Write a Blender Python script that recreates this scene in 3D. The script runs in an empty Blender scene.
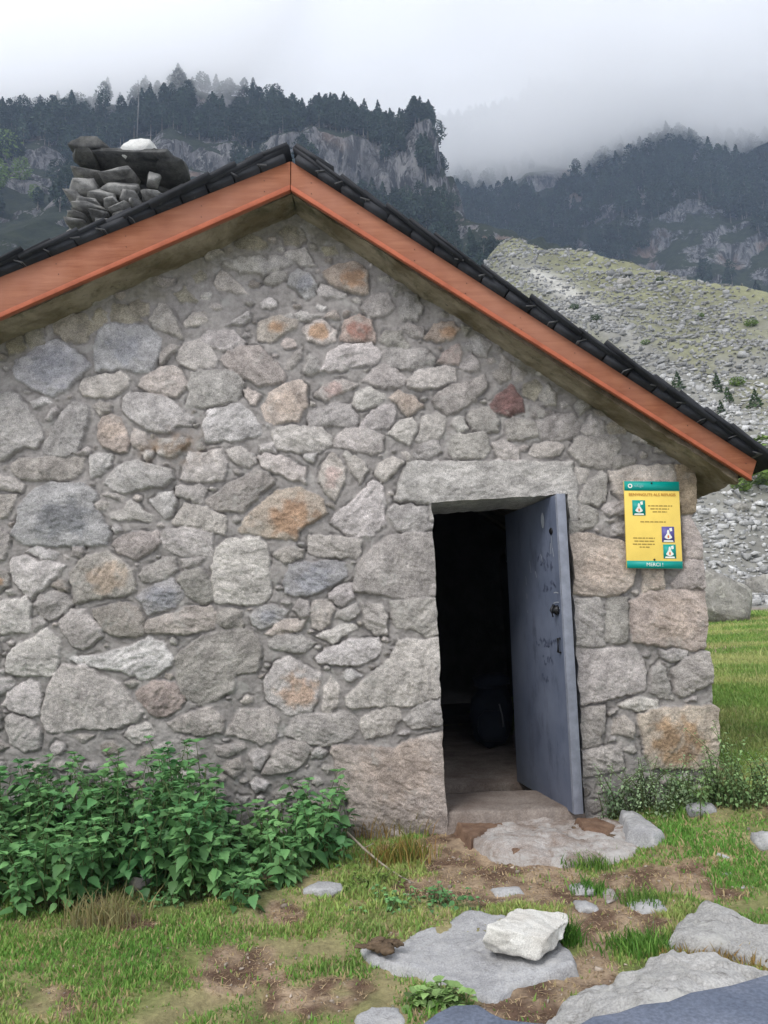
import bpy, math, random
import numpy as np
from mathutils import Matrix, Vector

random.seed(7)
RNG = np.random.default_rng(11)
scn = bpy.context.scene
COL = scn.collection
rad = math.radians

# ------------------------------------------------------------------ camera
W, H, F = 768, 1024, 740.0
EYE = np.array([0.0, 0.0, 1.15])
PITCH, ROLL = rad(8.0), rad(2.3)
fwd = np.array([0, math.cos(PITCH), math.sin(PITCH)])
r0 = np.array([1.0, 0, 0]); u0 = np.array([0, -math.sin(PITCH), math.cos(PITCH)])
RT = math.cos(ROLL) * r0 - math.sin(ROLL) * u0
UP = math.sin(ROLL) * r0 + math.cos(ROLL) * u0
cd = bpy.data.cameras.new('camera'); cam = bpy.data.objects.new('camera', cd); COL.objects.link(cam)
cd.sensor_fit = 'VERTICAL'; cd.sensor_height = 36.0; cd.lens = F / H * 36.0
cd.clip_start = 0.05; cd.clip_end = 6000
M = Matrix(((RT[0], UP[0], -fwd[0], EYE[0]), (RT[1], UP[1], -fwd[1], EYE[1]),
            (RT[2], UP[2], -fwd[2], EYE[2]), (0, 0, 0, 1)))
cam.matrix_world = M
scn.camera = cam

# ------------------------------------------------------------------ world and sun (overcast)
SUN_EL, SUN_AZ = rad(52), rad(215)       # azimuth clockwise from +Y : behind the camera, to its left
w = bpy.data.worlds.new('World'); scn.world = w; w.use_nodes = True
nt = w.node_tree; bg = nt.nodes['Background']
sky = nt.nodes.new('ShaderNodeTexSky'); sky.sky_type = 'NISHITA'; sky.sun_disc = False
sky.sun_elevation = SUN_EL; sky.sun_rotation = SUN_AZ; sky.air_density = 1.0; sky.dust_density = 4.0
mx = nt.nodes.new('ShaderNodeMix'); mx.data_type = 'RGBA'; mx.inputs[0].default_value = 0.86
mx.inputs[7].default_value = (7.9, 8.15, 8.6, 1)
nt.links.new(sky.outputs[0], mx.inputs[6]); nt.links.new(mx.outputs[2], bg.inputs[0])
bg.inputs[1].default_value = 0.115
sl = bpy.data.lights.new('sun', 'SUN'); sl.energy = 1.5; sl.angle = rad(22); sl.color = (1.0, 0.97, 0.93)
so = bpy.data.objects.new('sun', sl); COL.objects.link(so)
sd = Vector((math.sin(SUN_AZ) * math.cos(SUN_EL), math.cos(SUN_AZ) * math.cos(SUN_EL), math.sin(SUN_EL)))
so.rotation_euler = sd.to_track_quat('Z', 'Y').to_euler(); so.location = (0, -20, 40)
scn.view_settings.view_transform = 'Standard'; scn.view_settings.look = 'None'
scn.view_settings.exposure = 0.50; scn.view_settings.gamma = 1
scn.cycles.volume_bounces = 20; scn.cycles.max_bounces = 24
scn.cycles.use_denoising = True
scn.cycles.volume_max_steps = 64

# ------------------------------------------------------------------ pixel <-> world helpers
def ray(px, py):
    px = np.asarray(px, float); py = np.asarray(py, float)
    x = (px - W / 2) / F; y = -(py - H / 2) / F
    return x[..., None] * RT + y[..., None] * UP + fwd
def at_Y(px, py, Y):
    d = ray(px, py); return EYE + d * ((Y - EYE[1]) / d[..., 1])[..., None]
def at_z(px, py, z):
    d = ray(px, py); return EYE + d * ((z - EYE[2]) / d[..., 2])[..., None]
def proj(P):
    q = np.asarray(P, float) - EYE
    c = q @ fwd
    c = np.where(c < 0.05, 0.05, c)
    return W / 2 + F * (q @ RT) / c, H / 2 - F * (q @ UP) / c

# ------------------------------------------------------------------ noise
_T2 = np.random.default_rng(3).random((256, 256)); _T3 = np.random.default_rng(4).random((64, 64, 64))
def vn2(x, y, s=0):
    x = np.asarray(x, float) + s * 17.31; y = np.asarray(y, float) + s * 9.77
    xi = np.floor(x).astype(int); yi = np.floor(y).astype(int); fx = x - xi; fy = y - yi
    fx = fx * fx * (3 - 2 * fx); fy = fy * fy * (3 - 2 * fy)
    a = _T2[xi & 255, yi & 255]; b = _T2[(xi + 1) & 255, yi & 255]
    c = _T2[xi & 255, (yi + 1) & 255]; d = _T2[(xi + 1) & 255, (yi + 1) & 255]
    return (a * (1 - fx) + b * fx) * (1 - fy) + (c * (1 - fx) + d * fx) * fy - 0.5
def fbm(x, y, o=4, s=0, g=0.5):
    t = 0; a = 1.0
    for i in range(o):
        c, q = math.cos(i * 1.1), math.sin(i * 1.1)
        t = t + a * vn2((x * c - y * q) * 2 ** i, (x * q + y * c) * 2 ** i, s + i * 3); a *= g
    return t
def vn3(x, y, z, s=0):
    x = x + s * 7.3; y = y + s * 3.1; z = z + s * 5.7
    xi = np.floor(x).astype(int); yi = np.floor(y).astype(int); zi = np.floor(z).astype(int)
    f = [x - xi, y - yi, z - zi]; f = [t * t * (3 - 2 * t) for t in f]
    r = 0
    for i in (0, 1):
        for j in (0, 1):
            for k in (0, 1):
                wgt = (f[0] if i else 1 - f[0]) * (f[1] if j else 1 - f[1]) * (f[2] if k else 1 - f[2])
                r = r + wgt * _T3[(xi + i) & 63, (yi + j) & 63, (zi + k) & 63]
    return r - 0.5
def fbm3(x, y, z, o=4, s=0, g=0.5):
    t = 0; a = 1.0
    for i in range(o):
        t = t + a * vn3(x * 2 ** i, y * 2 ** i, z * 2 ** i, s + i); a *= g
    return t
def ss(a, b, x):
    t = np.clip((np.asarray(x, float) - a) / (b - a), 0, 1); return t * t * (3 - 2 * t)
def sdf(px, py, poly):
    """signed distance, positive inside"""
    p = np.asarray(poly, float); n = len(p)
    d = np.full(px.shape, 1e9); ins = np.zeros(px.shape, bool)
    for i in range(n):
        ax, ay = p[i]; bx, by = p[(i + 1) % n]
        ex, ey = bx - ax, by - ay; L = ex * ex + ey * ey + 1e-12
        t = np.clip(((px - ax) * ex + (py - ay) * ey) / L, 0, 1)
        d = np.minimum(d, (px - ax - t * ex) ** 2 + (py - ay - t * ey) ** 2)
        c = ((ay > py) != (by > py))
        if ay != by: ins ^= c & (px < ex * (py - ay) / (by - ay) + ax)
    d = np.sqrt(d)
    return np.where(ins, d, -d)

# ------------------------------------------------------------------ mesh helpers
def mesh(name, V, Fc, mat, parent=None, col=None, smooth=False, mat_idx=None):
    """V (n,3); Fc int array (m,k) or list of such arrays / lists of tuples"""
    V = np.asarray(V, np.float32)
    if isinstance(Fc, np.ndarray): groups = [Fc]
    elif len(Fc) and isinstance(Fc[0], np.ndarray): groups = [g for g in Fc if len(g)]
    else:
        by = {}
        for f in Fc: by.setdefault(len(f), []).append(f)
        groups = [np.array(v) for v in by.values()]
    me = bpy.data.meshes.new(name)
    me.vertices.add(len(V)); me.vertices.foreach_set('co', V.ravel())
    loops = np.concatenate([g.ravel() for g in groups]).astype(np.int32)
    tot = np.concatenate([np.full(len(g), g.shape[1]) for g in groups]).astype(np.int32)
    st = np.concatenate([[0], np.cumsum(tot)[:-1]]).astype(np.int32)
    me.loops.add(len(loops)); me.loops.foreach_set('vertex_index', loops)
    me.polygons.add(len(tot)); me.polygons.foreach_set('loop_start', st)
    me.update(calc_edges=True)
    if smooth: me.polygons.foreach_set('use_smooth', np.ones(len(tot), bool))
    if col is not None:
        ca = me.color_attributes.new('Col', 'FLOAT_COLOR', 'POINT')
        c4 = np.ones((len(V), 4), np.float32); c4[:, :np.shape(col)[-1]] = col; ca.data.foreach_set('color', c4.ravel())
    for m in (mat if isinstance(mat, (list, tuple)) else [mat]): me.materials.append(m)
    me.validate()
    o = bpy.data.objects.new(name, me); COL.objects.link(o)
    if parent is not None: o.parent = parent
    return o
def tag(o, label=None, cat=None, group=None, kind=None):
    if label: o['label'] = label
    if cat: o['category'] = cat
    if group: o['group'] = group
    if kind: o['kind'] = kind
    return o
def empty(name, loc=(0, 0, 0)):
    o = bpy.data.objects.new(name, None); COL.objects.link(o); o.empty_display_size = 0.1
    o.location = loc; return o
def setparent(o, p):
    o.parent = p; o.matrix_parent_inverse = Matrix.Translation(-Vector(p.location)); return o
class MB:
    def __init__(s): s.v = []; s.f = []
    def add(s, V, Fc):
        b = len(s.v); s.v += [tuple(map(float, p)) for p in V]; s.f += [tuple(int(i) + b for i in f) for f in Fc]
    def box(s, c, size, rot=None):
        c = np.array(c, float); h = np.array(size, float) / 2
        P = np.array([[x, y, z] for x in (-1, 1) for y in (-1, 1) for z in (-1, 1)]) * h
        if rot is not None: P = P @ np.array(rot).T
        s.add(P + c, [(0, 1, 3, 2), (4, 6, 7, 5), (0, 4, 5, 1), (2, 3, 7, 6), (0, 2, 6, 4), (1, 5, 7, 3)])
    def prism(s, poly, ext):
        """poly list of 3D points, ext vector"""
        P = np.array(poly, float); n = len(P); e = np.array(ext, float)
        s.add(np.vstack([P, P + e]), [tuple(range(n))[::-1], tuple(range(n, 2 * n))] +
              [(i, (i + 1) % n, n + (i + 1) % n, n + i) for i in range(n)])
    def tube(s, pts, r, k=6, close=True):
        pts = [np.array(p, float) for p in pts]; rs = r if hasattr(r, '__len__') else [r] * len(pts)
        V = []; Fc = []
        for i, p in enumerate(pts):
            t = pts[min(i + 1, len(pts) - 1)] - pts[max(i - 1, 0)]; t /= (np.linalg.norm(t) + 1e-9)
            a = np.cross(t, [0, 0, 1.0])
            if np.linalg.norm(a) < 0.1: a = np.cross(t, [1.0, 0, 0])
            a /= np.linalg.norm(a); b = np.cross(t, a)
            for j in range(k):
                q = 2 * math.pi * j / k; V.append(p + rs[i] * (math.cos(q) * a + math.sin(q) * b))
        for i in range(len(pts) - 1):
            for j in range(k):
                Fc.append((i * k + j, i * k + (j + 1) % k, (i + 1) * k + (j + 1) % k, (i + 1) * k + j))
        Fc.append(tuple(range(k))[::-1]); Fc.append(tuple(range((len(pts) - 1) * k, len(pts) * k)))
        s.add(V, Fc)
    def build(s, name, mat, parent=None, bevel=0, smooth=False):
        o = mesh(name, np.array(s.v), s.f, mat, None, smooth=smooth)
        if parent is not None: setparent(o, parent)
        if bevel:
            m = o.modifiers.new('bevel', 'BEVEL'); m.width = bevel; m.segments = 2; m.limit_method = 'ANGLE'
        return o
def grid_faces(nr, nc, base=0):
    i = np.arange(nr - 1)[:, None] * nc + np.arange(nc - 1)[None, :] + base
    i = i.ravel(); return np.stack([i, i + 1, i + nc + 1, i + nc], 1)

# ------------------------------------------------------------------ materials
class N:
    def __init__(s, name):
        s.m = bpy.data.materials.new(name); s.m.use_nodes = True; s.t = s.m.node_tree
        s.b = s.t.nodes['Principled BSDF']; s.out = s.t.nodes['Material Output']
        s.b.inputs['Roughness'].default_value = 0.85; s.b.inputs['Specular IOR Level'].default_value = 0.25
    def n(s, typ, **kw):
        x = s.t.nodes.new(typ)
        for k, v in kw.items(): setattr(x, k, v)
        return x
    def l(s, a, b): s.t.links.new(a, b)
    def coords(s, scale=(1, 1, 1), obj=False):
        if obj: c = s.n('ShaderNodeTexCoord').outputs['Object']
        else: c = s.n('ShaderNodeNewGeometry').outputs['Position']
        mp = s.n('ShaderNodeMapping'); mp.inputs['Scale'].default_value = scale; s.l(c, mp.inputs[0]); return mp.outputs[0]
    def noise(s, sc, det=4, rough=0.6, vec=None, dist=0):
        x = s.n('ShaderNodeTexNoise'); x.inputs['Scale'].default_value = sc; x.inputs['Detail'].default_value = det
        x.inputs['Roughness'].default_value = rough; x.inputs['Distortion'].default_value = dist
        s.l(vec if vec is not None else s.coords(), x.inputs['Vector']); return x.outputs['Fac']
    def voro(s, sc, vec=None, feat='F1'):
        x = s.n('ShaderNodeTexVoronoi'); x.feature = feat; x.inputs['Scale'].default_value = sc
        s.l(vec if vec is not None else s.coords(), x.inputs['Vector']); return x
    def ramp(s, fac, stops):
        x = s.n('ShaderNodeValToRGB'); e = x.color_ramp.elements
        for i, (p, c) in enumerate(stops):
            el = e[i] if i < 2 else e.new(p)
            el.position = p; el.color = (*c, 1) if hasattr(c, '__len__') else (c, c, c, 1)
        s.l(fac, x.inputs[0]); return x.outputs[0]
    def mix(s, fac, a, b, mode='MIX'):
        x = s.n('ShaderNodeMix'); x.data_type = 'RGBA'; x.blend_type = mode
        for sock, v in ((x.inputs[0], fac), (x.inputs[6], a), (x.inputs[7], b)):
            if hasattr(v, 'links'): s.l(v, sock)
            elif hasattr(v, '__len__'): sock.default_value = (*v, 1)
            else: sock.default_value = v
        return x.outputs[2]
    def attr(s, name='Col'):
        x = s.n('ShaderNodeAttribute'); x.attribute_name = name; return x.outputs['Color']
    def bump(s, h, dist=0.01, strength=1.0, prev=None):
        x = s.n('ShaderNodeBump'); x.inputs['Distance'].default_value = dist; x.inputs['Strength'].default_value = strength
        s.l(h, x.inputs['Height'])
        if prev is not None: s.l(prev, x.inputs['Normal'])
        return x.outputs[0]
    def done(s, color=None, normal=None, rough=None):
        if color is not None:
            if hasattr(color, 'links'): s.l(color, s.b.inputs['Base Color'])
            else: s.b.inputs['Base Color'].default_value = (*color, 1)
        if normal is not None: s.l(normal, s.b.inputs['Normal'])
        if rough is not None:
            if hasattr(rough, 'links'): s.l(rough, s.b.inputs['Roughness'])
            else: s.b.inputs['Roughness'].default_value = rough
        return s.m

def mat_masonry():
    k = N('masonry')
    c = k.attr()
    n1 = k.noise(22, 5, 0.65); n2 = k.noise(150, 4, 0.7); n3 = k.noise(420, 2, 0.6)
    c = k.mix(1, c, k.ramp(n1, [(0.3, 0.74), (0.7, 1.24)]), 'MULTIPLY')
    at = [x for x in k.t.nodes if x.type == 'ATTRIBUTE'][0]
    am = k.n('ShaderNodeMath', operation='MULTIPLY_ADD'); k.l(at.outputs['Alpha'], am.inputs[0]); am.inputs[1].default_value = .75; am.inputs[2].default_value = .25
    c = k.mix(am.outputs[0], c, k.ramp(n2, [(0.32, 0.72), (0.66, 1.24)]), 'MULTIPLY')
    c = k.mix(am.outputs[0], c, k.ramp(n3, [(0.34, 0.55), (0.50, 1.05), (0.75, 1.42)]), 'MULTIPLY')
    cr = k.ramp(k.noise(17, 7, .7, k.coords((.6, 1, 1.7)), 1.2), [(0.485, 1.0), (0.5, .55), (0.515, 1.0)])
    c = k.mix(at.outputs['Alpha'], c, k.mix(1, c, cr, 'MULTIPLY'))
    # lichen: pale patches
    li = k.ramp(k.noise(9, 6, 0.7, dist=0.6), [(0.56, 0.0), (0.66, 0.30)])
    c = k.mix(li, c, (0.55, 0.55, 0.52))
    dk = k.ramp(k.noise(13, 6, 0.75, dist=0.4), [(0.60, 0.0), (0.72, 0.45)])
    c = k.mix(dk, c, (0.13, 0.13, 0.125))
    b = k.bump(k.noise(60, 8, 0.8), 0.022, 0.8)
    b = k.bump(n3, 0.003, 0.6, b)
    return k.done(c, b, 0.93)
def mat_rock(name, c1, c2, sc=6, dark=(0.08, 0.08, 0.08), bumpd=0.02, darkamt=0.5, lichen=None):
    k = N(name)
    a = k.noise(sc, 8, 0.65, dist=0.3)
    c = k.mix(k.ramp(a, [(0.35, 0.0), (0.65, 1.0)]), c1, c2)
    c = k.mix(k.ramp(k.noise(sc * 3.1, 6, 0.7), [(0.55, 0.0), (0.72, darkamt)]), c, dark)
    c = k.mix(1, c, k.ramp(k.noise(sc * 30, 3, 0.7), [(0.35, 0.75), (0.65, 1.18)]), 'MULTIPLY')
    if lichen: c = k.mix(k.ramp(k.noise(sc * 1.7, 5, 0.7, dist=.5), [(0.52, 0.0), (0.62, 0.7)]), c, lichen)
    b = k.bump(k.noise(sc * 2.5, 10, 0.7), bumpd, 0.7)
    b = k.bump(k.noise(sc * 14, 5, 0.7), bumpd * 0.2, 0.6, b)
    return k.done(c, b, 0.9)
def mat_plain(name, c, rough=0.7, var=0.15, sc=20, bumpd=0.002, metal=0, spec=0.3):
    k = N(name)
    cc = k.mix(1, c, k.ramp(k.noise(sc, 6, 0.65), [(0.3, 1 - var), (0.7, 1 + var)]), 'MULTIPLY')
    k.b.inputs['Metallic'].default_value = metal; k.b.inputs['Specular IOR Level'].default_value = spec
    return k.done(cc, k.bump(k.noise(sc * 4, 5, 0.6), bumpd, 0.6), rough)
def mat_leaf(name, c1, c2, sc=3, trans=0.25, rough=0.5, attr=False):
    k = N(name)
    oi = k.ramp(k.noise(sc, 3, 0.6), [(0.3, 0.0), (0.7, 1.0)])
    c = k.mix(oi, c1, c2)
    if attr: c = k.mix(1, c, k.attr(), 'MULTIPLY')
    k.done(c, None, rough)
    if trans:
        tr = k.n('ShaderNodeBsdfTranslucent'); k.l(c, tr.inputs[0])
        ms = k.n('ShaderNodeMixShader'); ms.inputs[0].default_value = trans
        k.l(k.b.outputs[0], ms.inputs[1]); k.l(tr.outputs[0], ms.inputs[2]); k.l(ms.outputs[0], k.out.inputs[0])
    return k.m
def mat_attr(name, rough=0.9, var=0.2, sc=40, bumpd=0.01, fine=200):
    k = N(name); c = k.attr()
    c = k.mix(1, c, k.ramp(k.noise(sc, 6, 0.7), [(0.3, 1 - var), (0.7, 1 + var)]), 'MULTIPLY')
    c = k.mix(1, c, k.ramp(k.noise(fine, 3, 0.7), [(0.35, 1 - var), (0.65, 1 + var)]), 'MULTIPLY')
    b = k.bump(k.noise(sc * 1.5, 8, 0.75), bumpd, 0.8)
    return k.done(c, b, rough)

M_MAS = mat_masonry()
M_MORTAR = mat_plain('mortar', (0.24, 0.23, 0.215), 0.95, 0.25, 30, 0.01)
def mat_soffit():
    k = N('soffit_concrete')
    c = k.mix(k.ramp(k.noise(3.2, 6, 0.65, dist=.4), [(0.38, 0.0), (0.62, 1.0)]), (0.13, 0.105, 0.06), (0.30, 0.26, 0.19))
    c = k.mix(k.ramp(k.noise(5.5, 6, 0.7), [(0.52, 0.0), (0.66, 0.75)]), c, (0.055, 0.06, 0.03))
    c = k.mix(k.ramp(k.noise(18, 5, 0.7), [(0.62, 0.0), (0.7, 0.7)]), c, (0.025, 0.025, 0.02))
    return k.done(c, k.bump(k.noise(22, 8, 0.7), 0.02, 0.8), 0.95)
M_SOF = mat_soffit()
def mat_wood():
    k = N('stained_wood')
    v = k.coords((1, 1, 1))
    # grain runs along x in both boards closely enough: stretch noise along the slope
    g = k.noise(5, 7, 0.65, k.coords((0.6, 6, 7)), 0.8)
    c = k.mix(k.ramp(g, [(0.3, 0.0), (0.7, 1.0)]), (0.205, 0.064, 0.028), (0.325, 0.128, 0.066))
    c = k.mix(k.ramp(k.noise(5, 6, 0.7), [(0.45, 0.0), (0.68, 0.55)]), c, (0.19, 0.055, 0.03))
    c = k.mix(k.ramp(k.noise(11, 6, 0.7), [(0.67, 0.0), (0.72, 0.55)]), c, (0.12, 0.05, 0.03))
    c = k.mix(k.ramp(k.noise(1.3, 4, .6), [(0.42, 0.0), (0.62, .55)]), c, (.36, .17, .115))
    kn = k.voro(2.6, k.coords((1, .4, 1.6))); c = k.mix(k.ramp(kn.outputs['Distance'], [(0.02, .75), (0.065, 0.0)]), c, (.09, .035, .02))
    return k.done(c, k.bump(g, 0.004, 0.6), 0.65)
M_WOOD = mat_wood()
M_TRIM = mat_plain('stained_trim', (0.36, 0.10, 0.05), 0.7, 0.2, 12)
def mat_slate():
    k = N('slate')
    c = k.mix(k.ramp(k.noise(4, 5, 0.6), [(0.35, 0.0), (0.65, 1.0)]), (0.010, 0.011, 0.014), (0.034, 0.036, 0.042))
    c = k.mix(k.ramp(k.noise(30, 5, 0.7), [(0.64, 0.0), (0.74, 0.5)]), c, (0.13, 0.14, 0.12))
    return k.done(c, k.bump(k.noise(40, 6, 0.7), 0.006, 0.6), 0.75)
M_SLATE = mat_slate()
M_SLEDGE = mat_plain('broken_slate_edge', (.10, .10, .105), .85, .6, 25, .004)
def mat_door():
    k = N('painted_steel')
    c = k.mix(k.ramp(k.noise(3, 5, 0.6), [(0.3, 0.0), (0.7, 1.0)]), (0.075, 0.092, 0.14), (0.13, 0.15, 0.205))
    c = k.mix(k.ramp(k.noise(9, 6, 0.75, k.coords((1, 1, 0.35))), [(0.52, 0.0), (0.66, 0.6)]), c, (0.035, 0.042, 0.065))
    c = k.mix(k.ramp(k.noise(16, 6, 0.8), [(0.66, 0.0), (0.72, 0.35)]), c, (0.32, 0.33, 0.36))
    k.b.inputs['Specular IOR Level'].default_value = 0.45
    return k.done(c, k.bump(k.noise(12, 4, 0.5), 0.004, 0.3), 0.5)
M_DOOR = mat_door()
M_DARKMETAL = mat_plain('dark_metal', (0.02, 0.02, 0.022), 0.45, 0.2, 30, 0.001, 0.6, 0.5)
M_EDGE = mat_plain('worn_steel_edge', (0.20, 0.215, 0.26), 0.55, 0.25, 14, 0.002)

# ------------------------------------------------------------------ terrain functions (absolute z)
crest_px = [(430, 246), (505, 243), (560, 252), (600, 262), (650, 270), (700, 283), (768, 293), (960, 312)]
_cr = ray([p[0] for p in crest_px], [p[1] for p in crest_px])
CA = _cr[:, 0] / _cr[:, 1]; CE = _cr[:, 2] / _cr[:, 1]
KT, Y0 = 0.66, 22.0
def ground_z(x, Y):
    x = np.asarray(x, float); Y = np.asarray(Y, float)
    a = x / np.maximum(Y, 0.3)
    rel = -1.13 + 0.0 * x
    rel = rel + 0.20 * ss(0.75, 1.9, x) * ss(2.7, 3.7, Y)
    rel = rel + 0.022 * np.maximum(Y - 4.2, 0) - 0.01 * np.minimum(x, 0) * 0
    rel = rel + 0.035 * fbm(x * 1.3, Y * 1.3, 3, 5) + 0.012 * fbm(x * 9, Y * 9, 2, 8)
    rel = rel + 0.012 * fbm(x * 22, Y * 22, 3, 9) * (Y < 6)
    rel = rel + 0.25 * ss(5, 14, Y) * fbm(x * .25, Y * .25, 3, 2)
    k = 0.28 + (KT - 0.28) * ss(0.0, 0.205, a)
    e = np.interp(a, CA, CE)
    Yc = np.where(a > 0.10, (KT * Y0 + 0.35) / np.maximum(KT - e, 0.06), 200.0)
    Yc = np.minimum(Yc, 220)
    up = k * (np.log1p(np.exp(np.clip((np.minimum(Y, Yc) - Y0 - 1.2) / 1.0, -30, 30))) * 1.0)
    up = np.where(np.minimum(Y, Yc) - Y0 > 28, k * (np.minimum(Y, Yc) - Y0 - 1.2), up)
    up = up + 0.10 * np.maximum(Y - Yc, 0)
    rough = ss(21, 30, Y)
    up = up + rough * (1.3 * fbm(x * .10, Y * .10, 3, 21) + 0.45 * fbm(x * .6, Y * .6, 3, 25))
    return 1.15 + rel + up
def hit_ground(px, py, y0=1.2, y1=260):
    d = ray(px, py); Ys = np.exp(np.linspace(math.log(y0), math.log(y1), 900))
    P = EYE + d * (Ys / d[1])[:, None]
    below = P[:, 2] < ground_z(P[:, 0], P[:, 1])
    i = int(np.argmax(below)) if below.any() else len(Ys) - 1
    return P[i]

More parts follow.
